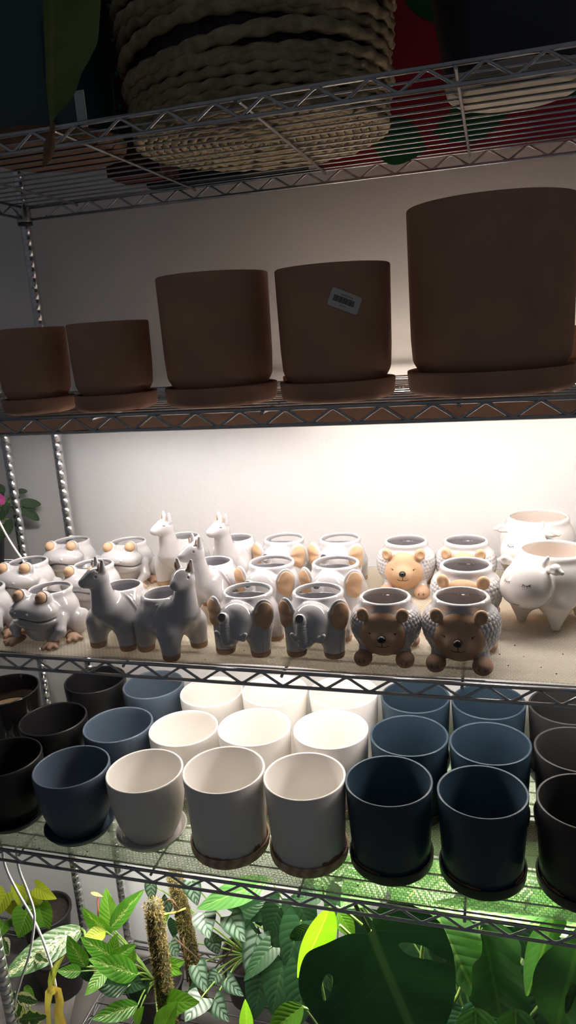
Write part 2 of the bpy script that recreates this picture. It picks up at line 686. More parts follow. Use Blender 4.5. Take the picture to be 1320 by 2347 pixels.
liner('shelf_liner', 'cream ribbed shelf liner under the animal pots', M_LINER_C, 'C',
      lambda x: .005+.013*max(0, math.sin((x-.42)*9.5))+.012*max(0, math.sin((x-.80)*8))*(x > .8))
liner('shelf_liner', 'clear ribbed shelf liner under the rows of smooth pots, with green showing through', M_LINER_D, 'D',
      lambda x: .008+.012*max(0, min(1, (x-.8)*4))+.003*math.sin(x*14))


# ------------------------------------------------------------------ shop lights hung below the shelves
def shop_light(label, lv, x0, x1, y, strength, col=(1, .985, .97), wid=.11, hh=.046):
    zt = ZR[lv]-.010
    t = thing('shelf_light', label, 'lamp', ((x0+x1)/2, y, zt), 0)
    L = (x1-x0)/2; w = wid/2
    prof = [(-w*.55, 0), (-w, -hh*.35), (-w, -hh), (-w+.002, -hh), (-w+.002, -hh*.37), (-w*.54, -.003), (w*.54, -.003), (w-.002, -hh*.37), (w-.002, -hh), (w, -hh), (w, -hh*.35), (w*.55, 0)]
    V = []; F = []
    for x in (-L, L):
        V += [(x, a, b) for a, b in prof]
    n = len(prof)
    F = [(i, (i+1) % n, n+(i+1) % n, n+i) for i in range(n)]
    for k in (0, n):
        F += [(k+0, k+1, k+4, k+5), (k+1, k+2, k+3, k+4), (k+5, k+6, k+11, k+0), (k+6, k+7, k+10, k+11), (k+7, k+8, k+9, k+10)]
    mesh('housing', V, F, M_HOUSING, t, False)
    MB().box((-L+.006, -w*.48, -hh+.004), (L-.006, w*.48, -hh+.012)).build('diffuser', emis('lamp_diffuser_'+lv, col, strength), t, False)
    for s in (-.8, .8):
        MB().tube([(s*L, -.012, 0), (s*L, -.012, .0125), (s*L, .0, .0145), (s*L, .012, .0125), (s*L, .012, 0)], .0012, 6).build('hanging_hook', M_CHROME, t)
    return t


LIGHT_B, LIGHT_C, LIGHT_D = 29, 21, 88
shop_light('long shelf light coloured with terracotta bounce, hung under the terracotta pots, lighting the animal pots', 'B', -.10, 1.34, .27, LIGHT_B)
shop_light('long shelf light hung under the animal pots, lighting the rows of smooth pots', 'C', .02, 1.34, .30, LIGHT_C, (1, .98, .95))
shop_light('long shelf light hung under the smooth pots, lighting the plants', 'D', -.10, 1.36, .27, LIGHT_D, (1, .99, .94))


t = thing('led_tube', 'bare warm led tube under the back of the terracotta shelf', 'lamp', (.93, .515, ZR['B']-.030), 0)
V_ = MB().tube([(-.40, 0, 0), (.40, 0, 0)], .009, 14)
V_.build('tube', emis('led_tube_glow', (1, .84, .68), 20), t)
for s in (-1, 1):
    MB().tube([(s*.40, 0, 0), (s*.425, 0, 0)], .0105, 14).build('end_cap', M_BLACKPLASTIC, t)
    MB().tube([(s*.38, 0, .009), (s*.38, 0, .0325), (s*.38, .006, .0345), (s*.38, .012, .0325), (s*.38, .012, .028)], .0012, 6).build('hanging_hook', M_CHROME, t)

# ------------------------------------------------------------------ cords
def cord(label, px, Y, r=.0028):
    P = [at(x, y, Y+dy) for x, y, dy in px]
    # smooth the path
    out = []
    for i in range(len(P)-1):
        p0, p1, p2, p3 = P[max(i-1, 0)], P[i], P[i+1], P[min(i+2, len(P)-1)]
        for k in range(8):
            s = k/8
            out.append(.5*((2*p1)+(-p0+p2)*s+(2*p0-5*p1+4*p2-p3)*s*s+(-p0+3*p1-3*p2+p3)*s**3))
    out.append(P[-1])
    o = MB().tube(out, r, 8).build('power_cord', M_WHITECORD)
    return tag(o, label, 'cord')


cord('white power cord hanging lower left, the one that sways to the right at its foot', [(2, 1925, 0), (12, 1985, 0), (38, 2040, 0), (70, 2095, 0), (92, 2140, 0), (112, 2195, .01), (126, 2250, .02), (134, 2310, .03), (138, 2380, .03)], .055)
cord('white power cord hanging lower left, the one that bends back to the left corner', [(36, 1935, 0), (43, 1990, 0), (62, 2040, 0), (77, 2085, -.01), (78, 2120, -.012), (68, 2185, -.01), (47, 2250, 0), (33, 2310, 0), (38, 2390, 0)], .05)
cord('white power cord slanting down behind the frog pots at the left edge', [(-110, 935, 0), (-92, 990, 0), (-66, 1060, 0), (-40, 1120, 0), (-12, 1175, 0), (12, 1222, 0), (34, 1258, 0), (52, 1284, 0), (66, 1310, 0), (85, 1330, .0)], .30)

# ------------------------------------------------------------------ dirty mat on the bottom shelf
M_DIRTY = mat('soiled_grey_board', (.17, .155, .15), .8, 0, var=.35, scale=18, bump=.5, bscale=50)
zt = ZR['E']+.006
P0 = [(-.55, .12), (-.10, .13), (-.17, .27), (-.255, .50), (-.55, .50)]
V = [(x, y, z) for z in (zt, zt-.003) for x, y in P0]
o = mesh('drip_mat', V, [(0, 1, 2, 3, 4), (9, 8, 7, 6, 5)]+[(i, 5+i, 5+(i+1) % 5, (i+1) % 5) for i in range(5)], M_DIRTY, smooth=False)
tag(o, 'soiled grey drip mat on the bottom wire shelf at lower left', 'mat')

# crumbs of potting soil fallen on the liners
M_CRUMB = mat('soil_crumb', (.05, .032, .022), .95)
rg = np.random.default_rng(3)
for lv, lab, spots in (('C', 'dark soil crumbs scattered on the cream liner in front of the animal pots', [(930, 1528), (1240, 1530), (1275, 1545), (1165, 1526), (1200, 1505), (560, 1492), (690, 1480), (810, 1520), (1145, 1500), (870, 1526), (470, 1512), (1110, 1528), (1020, 1522), (1290, 1500), (1180, 1480)]),
                       ('D', 'dark soil crumbs scattered on the clear liner below the slate blue pot', [(200, 1952), (196, 1962), (160, 1957), (290, 1985), (60, 1922), (40, 1935), (90, 1945), (255, 1980), (700, 2050), (820, 2030), (40, 1915), (80, 1925)])):
    mb = MB()
    for px, py in spots:
        q = onz(px, py, SURF[lv]); r = rg.uniform(.0007, .0015)
        mb.lathe([(0, 0), (r*.9, 0), (r*1.1, r*.6), (r*.6, r*1.2), (0, r*1.4)], 6, tuple(q))
    o = mb.build('soil_crumbs', M_CRUMB, smooth=False); tag(o, lab, 'soil'); o['kind'] = 'stuff'
# ------------------------------------------------------------------ plain pots
M_TERRA = mat('terracotta', (.44, .245, .160), .82, 0, var=.10, scale=14, bump=.12, bscale=260)
M_WHITE = mat('matte_white_glaze', (.80, .775, .735), .42, 0, var=.015, scale=9, spec=.4)
M_BLUE = mat('slate_blue_glaze', (.085, .116, .158), .42, 0, var=.05, scale=12, spec=.4)
M_NAVY = mat('deep_blue_glaze', (.027, .050, .073), .36, 0, var=.08, scale=12, spec=.45)
M_BLACK = mat('matte_black_glaze', (.013, .013, .014), .42, 0, spec=.45)
M_GLOSSBLACK = mat('gloss_black_glaze', (.010, .009, .009), .09, 0, spec=.6, coat=.6)
M_CHARCOAL = mat('charcoal_glaze', (.030, .030, .031), .42, 0, var=.08, scale=10, spec=.4)
M_CARD = mat('cardboard', (.26, .15, .085), .85, 0, var=.18, scale=30)


def wood_mat():
    m, nt, b = new_mat('printed_wood_grain')
    N = nt.nodes.new; L = nt.links.new
    tc = N('ShaderNodeTexCoord'); mp = N('ShaderNodeMapping')
    mp.inputs['Scale'].default_value = (14, 14, 60)
    L(tc.outputs['Object'], mp.inputs['Vector'])
    w = N('ShaderNodeTexWave'); w.inputs['Scale'].default_value = .9; w.inputs['Distortion'].default_value = 7
    w.inputs['Detail'].default_value = 3; w.inputs['Detail Scale'].default_value = .9
    L(mp.outputs['Vector'], w.inputs['Vector'])
    r = N('ShaderNodeValToRGB')
    r.color_ramp.elements[0].color = (.36, .23, .155, 1); r.color_ramp.elements[1].color = (.58, .43, .32, 1)
    L(w.outputs['Fac'], r.inputs['Fac']); L(r.outputs['Color'], b.inputs['Base Color'])
    b.inputs['Roughness'].default_value = .6
    return m


M_WOOD = wood_mat()


def cyl_profile(rb, rt, h, th=.005, base=.006, foot=.006):
    return rounded([(0, .0), (rb-foot, 0), (rb, foot*1.3), (rt, h), (rt-th, h), (rb-th, base+.006), (rb-th-.006, base), (0, base)], .0028, 3)


def tapered_profile(rt, h, th=.005):
    p = [(0, 0), (rt*.60, 0)]
    for i in range(1, 13):
        t = i/12
        p.append((rt*(.60+.40*math.sin(t*PI/2)**.75), .004+(h-.004)*t**1.25*.999))
    p += [(rt-th, h)]
    for i in range(11, 0, -1):
        t = i/12
        p.append((rt*(.60+.40*math.sin(t*PI/2)**.75)-th, .008+(h-.004)*t**1.25*.97))
    p += [(0, .008)]
    out = []
    for i, q in enumerate(p):
        out.append(q)
    # soften the rim only
    k = 13
    a = p[k]; b_ = p[k+1]
    rim = [(a[0], a[1]-.002), (a[0]-.0004, a[1]-.0006), (a[0]-th*.3, a[1]+.0006), (b_[0]+th*.3, b_[1]+.0006), (b_[0]+.0004, b_[1]-.0006), (b_[0], b_[1]-.002)]
    return p[:k]+rim+p[k+2:]


def saucer_profile(ro, h, th=.005, lip=.0):
    return rounded([(0, 0), (ro-.006, 0), (ro, .007), (ro+lip, h), (ro+lip-th, h), (ro-th-.001, .006), (0, .005)], .0025, 3)


class Kinds: pass


def shim(parent, r, z, a0, a1, h=.012, wob=0):
    """a strip of cardboard standing up between saucer and pot"""
    V = []; F = []; n = 14
    for i in range(n+1):
        a = a0+(a1-a0)*i/n
        hh = h*(.75+.25*math.sin(i*.8+wob*2)+.06*math.sin(i*3.7)) if 0 < i < n else h*.6
        for rr in (r-.0009, r+.0009):
            for zz in (z-.006, z+hh):
                V.append((rr*math.cos(a), rr*math.sin(a), zz))
    for i in range(n):
        k = i*4; F += [(k, k+4, k+5, k+1), (k+2, k+3, k+7, k+6), (k+1, k+5, k+7, k+3), (k, k+2, k+6, k+4)]
    F += [(0, 1, 3, 2), (n*4, n*4+2, n*4+3, n*4+1)]
    return mesh('cardboard_spacer', V, F, M_CARD, parent, False)


def planter(kind, m, label, group, loc, rt, h, saucer_m=None, shims=(), rz=0):
    t = thing('planter_pot', label, 'plant pot', loc, rz, group)
    if kind == 'tapered':
        sh = .022
        MB().lathe(saucer_profile(rt*.84, .018, .004, .008), 72).build('saucer', saucer_m or m, t)
        MB().lathe([(r, z+.0055) for r, z in tapered_profile(rt, h-.0055)], 80).build('pot', m, t)
    else:
        MB().lathe(saucer_profile(rt*.965, .026, .004, .0015), 72).build('saucer', saucer_m or m, t)
        rb = rt*.90
        MB().lathe([(r, z+.0065) for r, z in cyl_profile(rb, rt, h-.0065)], 80).build('pot', m, t)
        for a0, a1, hh, w in shims:
            shim(t, rt*.925, .024, math.radians(a0), math.radians(a1), hh, w)
    return t


SD = SURF['D']
HT = .7555-SD; HC = .7805-SD
G1, G2, G3 = 'smooth pots in the front row', 'smooth pots in the middle row', 'smooth pots in the back row'
# front row
planter('tapered', M_BLACK, 'matte black pot at the left end of the front row', G1, (-.0799, .0977, SD), .081, HT)
planter('tapered', M_BLUE, 'slate blue tapered pot on its saucer, in the front row beside the black pot', G1, (.0939, .0886, SD), .0815, HT)
planter('tapered', M_WHITE, 'white tapered pot on a white saucer, nearest the front edge', G1, (.2598, .1021, SD), .0808, HT)
planter('cylinder', M_WHITE, 'white straight pot on a wood-grain saucer, next to the white tapered pot in front', G1, (.4398, .0985, SD), .0835, HC, M_WOOD, [(184, 194, .012, 0), (250, 288, .005, 1), (-32, -20, .010, 2)])
planter('cylinder', M_WHITE, 'white straight pot on a wood-grain saucer, next to the dark blue pots in front', G1, (.6064, .1045, SD), .0812, HC, M_WOOD, [(196, 236, .009, 0), (-56, -14, .010, 1)])
planter('cylinder', M_NAVY, 'dark blue straight pot in the front row, right beside the white pots', G1, (.77, .1169, SD), .0838, HC, M_CHARCOAL, [(212, 262, .005, .4), (-8, 6, .014, 1)])
planter('cylinder', M_NAVY, 'dark blue straight pot in the front row, left of the charcoal pot', G1, (.9437, .1125, SD), .0828, HC, M_CHARCOAL, [(215, 268, .005, 0), (-40, -16, .009, 2)])
planter('cylinder', M_CHARCOAL, 'charcoal straight pot cut off by the right edge in the front row', G1, (1.1216, .1138, SD), .084, HC, M_CHARCOAL, [(200, 240, .007, 0)])
# middle row
planter('tapered', M_BLACK, 'matte black pot in the middle row at left', G2, (-.0638, .2645, SD), .0808, HT)
planter('tapered', M_BLUE, 'slate blue pot in the middle row', G2, (.1115, .2643, SD), .0818, HT)
planter('tapered', M_WHITE, 'white pot in the middle row beside the slate blue pot', G2, (.2745, .2737, SD), .0801, HT)
planter('cylinder', M_WHITE, 'white pot at the centre of the middle row, between two white pots', G2, (.4513, .2645, SD), .0816, HC, M_WOOD)
planter('cylinder', M_WHITE, 'white pot in the middle row beside the dark blue pots', G2, (.6213, .2814, SD), .082, HC, M_WOOD)
planter('cylinder', M_NAVY, 'dark blue pot in the middle row beside the white pots', G2, (.7908, .2825, SD), .0824, HC, M_CHARCOAL)
planter('cylinder', M_NAVY, 'dark blue pot in the middle row beside the charcoal pot', G2, (.9565, .2785, SD), .0822, HC, M_CHARCOAL)
planter('cylinder', M_CHARCOAL, 'charcoal pot at the right edge of the middle row', G2, (1.1255, .2833, SD), .084, HC, M_CHARCOAL)
# back row
planter('tapered', M_BLACK, 'matte black pot in the back row beside the slate blue pot', G3, (-.0659, .4692, SD), .0809, HT)
planter('tapered', M_BLUE, 'slate blue pot in the back row below the shelf above', G3, (.1069, .465, SD), .0794, HT)
planter('tapered', M_WHITE, 'white pot in the back row beside the slate blue pot', G3, (.2756, .4508, SD), .0799, HT)
planter('cylinder', M_WHITE, 'white pot in the back row between two other white pots', G3, (.4489, .4345, SD), .080, HC, M_WOOD)
planter('cylinder', M_WHITE, 'white pot in the back row beside the dark blue pots', G3, (.6170, .4500, SD), .0825, HC, M_WOOD)
planter('cylinder', M_NAVY, 'dark blue pot in the back row beside the white pots', G3, (.7868, .4520, SD), .080, HC, M_CHARCOAL)
planter('cylinder', M_NAVY, 'dark blue pot in the back row beside the charcoal pot', G3, (.9515, .4520, SD), .0825, HC, M_CHARCOAL)
planter('cylinder', M_CHARCOAL, 'charcoal pot at the right edge of the back row', G3, (1.1207, .456, SD), .083, HC, M_CHARCOAL)
# glossy one at the left
t = thing('planter_pot', 'glossy black pot at the left edge of the back row with a tan disc inside', 'plant pot', (-.258, .345, SURF['D']), 0, G3)
MB().lathe(cyl_profile(.078, .09, HC-.004), 80).build('pot', M_GLOSSBLACK, t)
t.location.z = SD
M_TAN = mat('tan_disc', (.62, .42, .26), .7, 0, var=.05)
t2 = thing('clay_disc', 'tan disc with small dark holes lying in the glossy black pot', 'disc', (-.258, .345, SD+.105), 0)
MB().lathe(rounded([(0, 0), (.076, 0), (.078, .004), (0, .004)], .001, 2), 48).build('disc', M_TAN, t2)
hb = MB()
for x, y in ((.05, -.01), (.05, 0), (.05, .01), (.03, .03), (.01, -.03)):
    hb.lathe([(0, 0), (.0022, 0), (.0022, .0006), (0, .0006)], 10, (x, y, .004))
hb.build('hole', M_BLACKPLASTIC, t2)


# ------------------------------------------------------------------ terracotta pots
SB = SURF['B']


def terracotta(label, X, Y, rs, H, rfac=.965, group='terracotta pots on their saucers'):
    t = thing('terracotta_pot', label, 'plant pot', (X, Y, SB), 0, group)
    sh = .018+rs*.145
    MB().lathe(rounded([(0, 0), (rs-.008, 0), (rs-.002, .006), (rs, sh), (rs-.007, sh), (rs-.009, .008), (0, .008)], .004, 4), 96).build('saucer', M_TERRA, t)
    rb = rs*.935; rt = rs*rfac
    p = [(0, .0085), (rb-.03, .0085), (rb-.013, sh-.006), (rb-.001, sh+.014), (rb*1.012, sh+.05), (rt, H), (rt-.009, H), (rb-.010, sh+.02), (rb-.03, .018), (0, .018)]
    MB().lathe(rounded(p, .006, 5), 96).build('pot', M_TERRA, t)
    return t


terracotta('small terracotta pot at the left end of the terracotta shelf', .154, .080, .066, 1.662-SB)
terracotta('small terracotta pot beside the medium terracotta pot', .309, .087, .074, 1.6625-SB)
terracotta('medium terracotta pot left of the one with the sticker', .502, .112, .099, 1.727-SB)
ts = terracotta('medium terracotta pot with a white barcode sticker', .711, .109, .097, 1.7225-SB)
terracotta('largest terracotta pot at the right end of the shelf', .958, .146, .134, 1.797-SB)
terracotta('small terracotta pot half hidden behind the two left pots', .425, .265, .068, 1.660-SB, group='terracotta pots hidden behind')
terracotta('small terracotta pot half hidden behind the two medium pots', .63, .315, .070, 1.60-SB, group='terracotta pots hidden behind')
terracotta('terracotta pot hidden behind the largest pot at right', 1.16, .35, .085, 1.60-SB, group='terracotta pots hidden behind')

# sticker bent around the pot
M_PAPER = mat('label_paper', (.62, .60, .57), .6, 0)
M_INK = mat('label_ink', (.02, .02, .03), .6, 0)


def on_pot(c, R, u, v, du, dv, lift):
    """u, v on the sticker -> a point on the pot wall"""
    ca, sa = math.cos(STK_ROT), math.sin(STK_ROT)
    x = ca*u-sa*v; z = sa*u+ca*v
    a = STK_A + x/R
    return (math.cos(a)*(R+lift), math.sin(a)*(R+lift), STK_Z+z)


pt = at(792, 690, .018)
STK_A = math.atan2(pt[1]-.109, pt[0]-.711)
STK_Z = pt[2]-SB; STK_ROT = math.radians(-27+3.5)
Rw = .097*.958


def patch(mb, u0, v0, u1, v1, lift, corner=0, n=10):
    if corner:
        V = []; F = []; n = 24
        for k in range(n+1):
            u = u0+(u1-u0)*.5*(1-math.cos(PI*k/n))
            e = max(0, corner-min(u-u0, u1-u)); c = corner-math.sqrt(max(0, corner**2-e**2))
            for v in (v0+c, v1-c):
                for l in (lift, lift-.0006): V.append(on_pot(0, Rw, u, v, 0, 0, l))
        for k in range(n):
            i = k*4
            F += [(i, i+4, i+6, i+2), (i+1, i+3, i+7, i+5), (i, i+1, i+5, i+4), (i+2, i+6, i+7, i+3)]
        mb.add(V, F)
    else:
        V = [on_pot(0, Rw, a, b, 0, 0, lift) for a, b in ((u0, v0), (u1, v0), (u1, v1), (u0, v1))]
        mb.add(V, [(0, 1, 2, 3)])


mb = MB(); patch(mb, -.0245, -.0135, .0245, .0135, .0012, .003)
lab = mb.build('barcode_sticker', M_PAPER, ts, False); lab['label'] = 'white barcode sticker'
bars = MB(); u = -.0185
for k in range(26):
    w = [.0004, .0009, .0005, .0013, .0004, .0007][(k*7) % 6]
    patch(bars, u, -.0045, u+w, .0045, .0015)
    u += w+[.0006, .0004, .0009, .0005][(k*5) % 4]
    if u > .018: break
bars.build('barcode', M_INK, lab, False)
tx = MB()
for (uu, vv, n, hgt) in ((-.0085, .0072, 13, .0014), (-.006, -.0085, 7, .0013)):
    for k in range(n):
        w = .0008+.0003*((k*5) % 3)
        z = hgt*(.55+.45*((k*3) % 4)/3)
        patch(tx, uu, vv, uu+w*.35, vv+z, .0015); patch(tx, uu, vv, uu+w, vv+.0003, .0015)
        patch(tx, uu, vv+z*.8, uu+w*.8, vv+z*.8+.0003, .0015)
        uu += w+.00045
tx.build('printed_line', M_INK, lab, False)
# ------------------------------------------------------------------ ceramic animal pots (local: facing -Y, x to the side, z up)
M_GLAZE = mat('pale_reactive_glaze', (.47, .465, .475), .09, 0, scale=16, col2=(.60, .59, .595), bump=.05, bscale=60, coat=.5)
M_INSIDE = mat('grey_glaze_inside', (.37, .365, .385), .22, 0, var=.12, scale=22, coat=.2)
M_CLAY = mat('bare_tan_clay', (.60, .39, .235), .75, 0, var=.10, scale=35, bump=.08, bscale=200)
M_CLAYFOOT = mat('bare_brown_clay', (.45, .285, .19), .75, 0, var=.14, scale=40, bump=.08, bscale=200)
M_DARK = mat('black_paint', (.008, .008, .009), .25)
M_COW = mat('white_cow_glaze', (.70, .675, .64), .08, 0, var=.015, scale=12, coat=.5)
M_COWIN = mat('cream_inside', (.72, .66, .61), .3, 0, var=.03, scale=14)
SCF = SURF['C']


def pot_shell(d, p, c_in, r_in, ztop, rim_c, rim_r, rim_t=.0042):
    """hollow the pot through its rim"""
    cav = ell(p, c_in, r_in)
    z = p[:, 2]
    # neck of the opening
    q = np.hypot(p[:, 0]-rim_c[0], p[:, 1]-rim_c[1])-(rim_r-rim_t*.75)
    neck = np.maximum(q, np.abs(z-ztop)-.02)
    return smax(d, -smin(cav, neck, .010), .003)


def flat_top(d, p, ztop, rim_c, rim_r, rim_t=.0042):
    """cut the top flat and roll the rim"""
    d = smax(d, p[:, 2]-ztop, .008)
    return smin(d, torus(p, (rim_c[0], rim_c[1], ztop-.0022), rim_r, rim_t*.80), .013)


def line(mb, pts, r=.0006):
    mb.tube(pts, r, 6)


# ---- frog
def frog_body(p):
    ax = p.copy(); ax[:, 0] = np.abs(ax[:, 0])
    d = ell(p, (0, .006, .049), (.060, .055, .054))
    d = smin(d, cap(p, (0, -.02, .028), (0, -.012, .04), .036, .04), .02)
    d = smax(d, -p[:, 2]+.001, .004)
    d = flat_top(d, p, .0935, (0, .013), .0415)
    hd = ell(p, (0, -.044, .068), (.052, .036, .024))
    hd = smin(hd, ell(p, (0, -.040, .050), (.050, .034, .020)), .006)
    # mouth: a deep wide groove, dipping at the middle
    zm = .0585+.0035*np.cos(p[:, 0]*85)-.05*np.abs(p[:, 0])
    g = np.abs(p[:, 2]-zm)-.0018
    g = np.maximum(g, np.abs(p[:, 0])-.050)
    hd = smax(hd, -np.maximum(g, -(hd+.0075)), .003)
    d = smin(d, hd, .010)
    d = smin(d, sph(ax, (.027, -.040, .0935), .0155), .007)
    d = smin(d, cap(ax, (.046, -.022, .046), (.056, -.040, .026), .013, .011), .007)
    d = smin(d, cap(ax, (.056, -.040, .026), (.044, -.052, .013), .011, .008), .004)
    d = smin(d, ell(ax, (.058, .020, .026), (.014, .030, .025)), .006)
    d = smin(d, sph(ax, (.014, -.0775, .072), .0025), .002)
    d = pot_shell(d, p, (0, .010, .056), (.050, .045, .050), .0935, (0, .013), .0415)
    return smax(d, -sph(ax, (.0275, -.0465, .0965), .0125), .001)


def in_cavity(c, r, rim):
    def f(q):
        k = np.linalg.norm((q-V3(*c))/V3(*r), axis=1) < 1.06
        n = (np.hypot(q[:, 0]-rim[0], q[:, 1]-rim[1]) < rim[2]) & (q[:, 2] > c[2]) & (q[:, 2] < rim[3])
        return k | n
    return f


def web_foot(side, front=True):
    def f(p):
        cx, cy_, a = (.044, -.054, -.35) if front else (.062, -.014, -.9)
        q = p.copy(); q[:, 0] *= side
        q = rotp(q, (cx, cy_, 0), 'Z', a*-1)
        d = ell(q, (cx, cy_, .006), (.013, .020, .0075))
        for k in (-1, 0, 1):
            d = smin(d, cap(q, (cx, cy_, .006), (cx+k*.0125, cy_-.0215+abs(k)*.004, .0045), .006, .0045), .004)
        return smax(d, -p[:, 2]+.0003, .001)
    return f


def make_frog():
    t = thing('frog_planter', '', 'frog pot', group='frog pots')
    sdf_obj('body', frog_body, (-.085, -.095, -.003), (.085, .072, .118), .0014, [M_GLAZE, M_INSIDE], t, in_cavity((0, .010, .056), (.050, .045, .050), (0, .013, .0385, .0855)))
    for s in (-1, 1):
        o = MB().lathe([(0, -.0123)]+[(.0123*math.cos(a), .0123*math.sin(a)) for a in np.linspace(-1.4, 1.4, 14)]+[(0, .0123)], 28).build('eye', M_CLAY, t)
        o.location = (s*.0275, -.0462, .0962)
        sdf_obj('foot', web_foot(s), (min(s*.01, s*.085), -.095, -.002), (max(s*.01, s*.085), -.02, .02), .0012, M_CLAYFOOT, t)
        sdf_obj('foot', web_foot(s, False), (min(s*.03, s*.105), -.055, -.002), (max(s*.03, s*.105), .03, .02), .0012, M_CLAYFOOT, t)
    return t


# ---- llama
def llama_body(turn, cut):
    def f(p):
        ax = p.copy(); ax[:, 0] = np.abs(ax[:, 0])
        d = ell(p, (0, .004, .073), (.052, .060, .045))
        # saddle blanket: a slightly raised panel on each flank with a rolled edge
        s = np.hypot((p[:, 1]-.012)/.034, (p[:, 2]-.098)/.048)
        rise = .0016*(1/(1+np.exp((s-1)*40)))+.0014*np.exp(-((s-1)*16)**2)
        ang = np.arctan2(p[:, 2]-.098, p[:, 1]-.012)
        dots = np.exp(-((s-.80)*22)**2)*np.clip(np.cos(ang*17), 0, 1)**4*.0012
        d = d-(rise+dots)*(np.abs(p[:, 0]) > .02)
        d = smin(d, cap(ax, (.032, -.034, .050), (.034, -.036, .008), .022, .0165), .022)
        d = smin(d, cap(ax, (.032, .036, .050), (.034, .038, .008), .022, .0165), .022)
        d = flat_top(d, p, .1075, (0, .014), .0365, .0036)
        d = smin(d, cap(p, (0, -.046, .085), (0, -.054, .142), .026, .0175), .018)
        q = rotp(p, (0, -.054, .150), 'Z', turn)
        h = smin(ell(q, (0, -.058, .151), (.0195, .022, .019)), ell(q, (0, -.077, .146), (.0125, .016, .0115)), .010)
        qa = q.copy(); qa[:, 0] = np.abs(qa[:, 0])
        h = smin(h, cap(qa, (.0115, -.050, .164), (.0150, -.049, .183), .0075, .0026), .004)
        h = smax(h, -sph(qa, (.0165, -.066, .1565), .0022), .001)
        h = smax(h, -cap(qa, (.0125, -.0585, .168), (.0152, -.0555, .180), .0045, .0014), .001)
        h = smax(h, -sph(qa, (.005, -.0935, .1485), .0013), .001)
        d = smin(d, h, .008)
        d = smin(d, sph(p, (0, .066, .086), .010), .008)
        d = smax(d, -p[:, 2]+.0003, .002)
        d = pot_shell(d, p, (0, .010, .078), (.042, .046, .038), .1075, (0, .014), .0365, .0036)
        return smax(d, -(p[:, 2]-.0125), .0008) if cut > 0 else smax(d, p[:, 2]-.0125, .0008)
    return f


def make_llama(turn):
    t = thing('llama_planter', '', 'llama pot', group='llama pots')
    sdf_obj('body', llama_body(turn, 1), (-.075, -.115, .009), (.075, .085, .192), .00145, [M_GLAZE, M_INSIDE], t, in_cavity((0, .010, .078), (.042, .046, .038), (0, .014, .0335, .0995)))
    ft = llama_body(turn, -1)
    for sx in (-1, 1):
        for sy in (-1, 1):
            c = (sx*.034, sy*.037)
            sdf_obj('hoof', ft, (c[0]-.022, c[1]-.024, -.002), (c[0]+.022, c[1]+.024, .016), .0012, M_CLAYFOOT, t)
        # tan lining of the ear
        R = Matrix.Rotation(turn, 4, 'Z')
        e = MB()
        n = 8; V = []; F = []
        for i in range(n+1):
            k = i/n; w = .0046*math.sin(PI*(.15+.85*(1-k)))*(1-k*.6)
            z = .166+.0145*k
            for s in (-1, 0, 1):
                v = Vector((sx*(.0122+.003*k)+s*w, -.0578+.0030*k-(.0012 if s else 0), z)) - Vector((0, -.054, 0))
                v = R@v + Vector((0, -.054, 0)); V.append(tuple(v))
        for i in range(n):
            F += [(i*3, i*3+1, i*3+4, i*3+3), (i*3+1, i*3+2, i*3+5, i*3+4)]
        mesh('ear_lining', V, F, M_CLAY, t)
    return t


# ---- elephant
def elephant_body(cut):
    def f(p):
        ax = p.copy(); ax[:, 0] = np.abs(ax[:, 0])
        d = ell(p, (0, .008, .066), (.056, .056, .050))
        d = smin(d, cap(ax, (.033, -.026, .045), (.035, -.030, .008), .023, .0185), .018)
        d = smin(d, cap(ax, (.033, .036, .045), (.035, .042, .008), .023, .0185), .018)
        d = flat_top(d, p, .1065, (0, .013), .0435, .0040)
        h = ell(p, (0, -.044, .073), (.034, .029, .033))
        h = smin(h, ell(p, (0, -.055, .052), (.026, .018, .016)), .014)
        d = smin(d, h, .006)
        # raised trunk along the face, ridged
        rid = .00035*np.sin(p[:, 2]*1300)*(p[:, 2] < .080)*(p[:, 1] < -.076)
        tr = chain(p, [(-.008, -.060, .040), (-.010, -.073, .042), (-.011, -.076, .062), (-.011, -.075, .080), (-.011, -.079, .0885)], [.013, .0105, .0098, .0092, .0100])
        tr = smax(tr, -cap(p, (-.011, -.0800, .0890), (-.011, -.096, .0970), .0066), .001)
        d = smin(d, tr+rid, .004)
        # tusks
        d = smin(d, chain(ax, [(.010, -.066, .048), (.022, -.075, .050), (.028, -.077, .0585)], [.0065, .0056, .0040]), .003)
        # ears: thin cups flaring to the side and front
        q = rotp(ax, (.047, -.034, .079), 'Z', .50)
        q = rotp(q, (.047, -.034, .079), 'Y', .14)
        e = ell(q, (.0465, -.034, .079), (.0195, .0072, .0310))
        d = smin(d, e, .005)
        d = smax(d, -sph(ax, (.020, -.070, .078), .0022), .0015)
        d = smax(d, -p[:, 2]+.0003, .002)
        d = smin(d, cap(p, (0, .062, .066), (0, .071, .048), .005, .004), .004)
        d = pot_shell(d, p, (0, .012, .072), (.0475, .046, .044), .1065, (0, .013), .0435, .0040)
        return smax(d, -(p[:, 2]-.0115), .0008) if cut > 0 else smax(d, p[:, 2]-.0115, .0008)
    return f


def elephant_ear(side):
    def f(p):
        q = p.copy(); q[:, 0] *= side
        q = rotp(q, (.047, -.034, .079), 'Z', .50)
        q = rotp(q, (.047, -.034, .079), 'Y', .14)
        u = q[:, 0]-.0465; v = q[:, 2]-.079
        ang = np.arctan2(v, u+.026)
        rid = .0011*np.cos(ang*7.5)*np.clip((u+.026)/.03, 0, 1)
        return ell(q, (.0468, -.0382, .079), (.0165, .0060, .0276))+rid
    return f


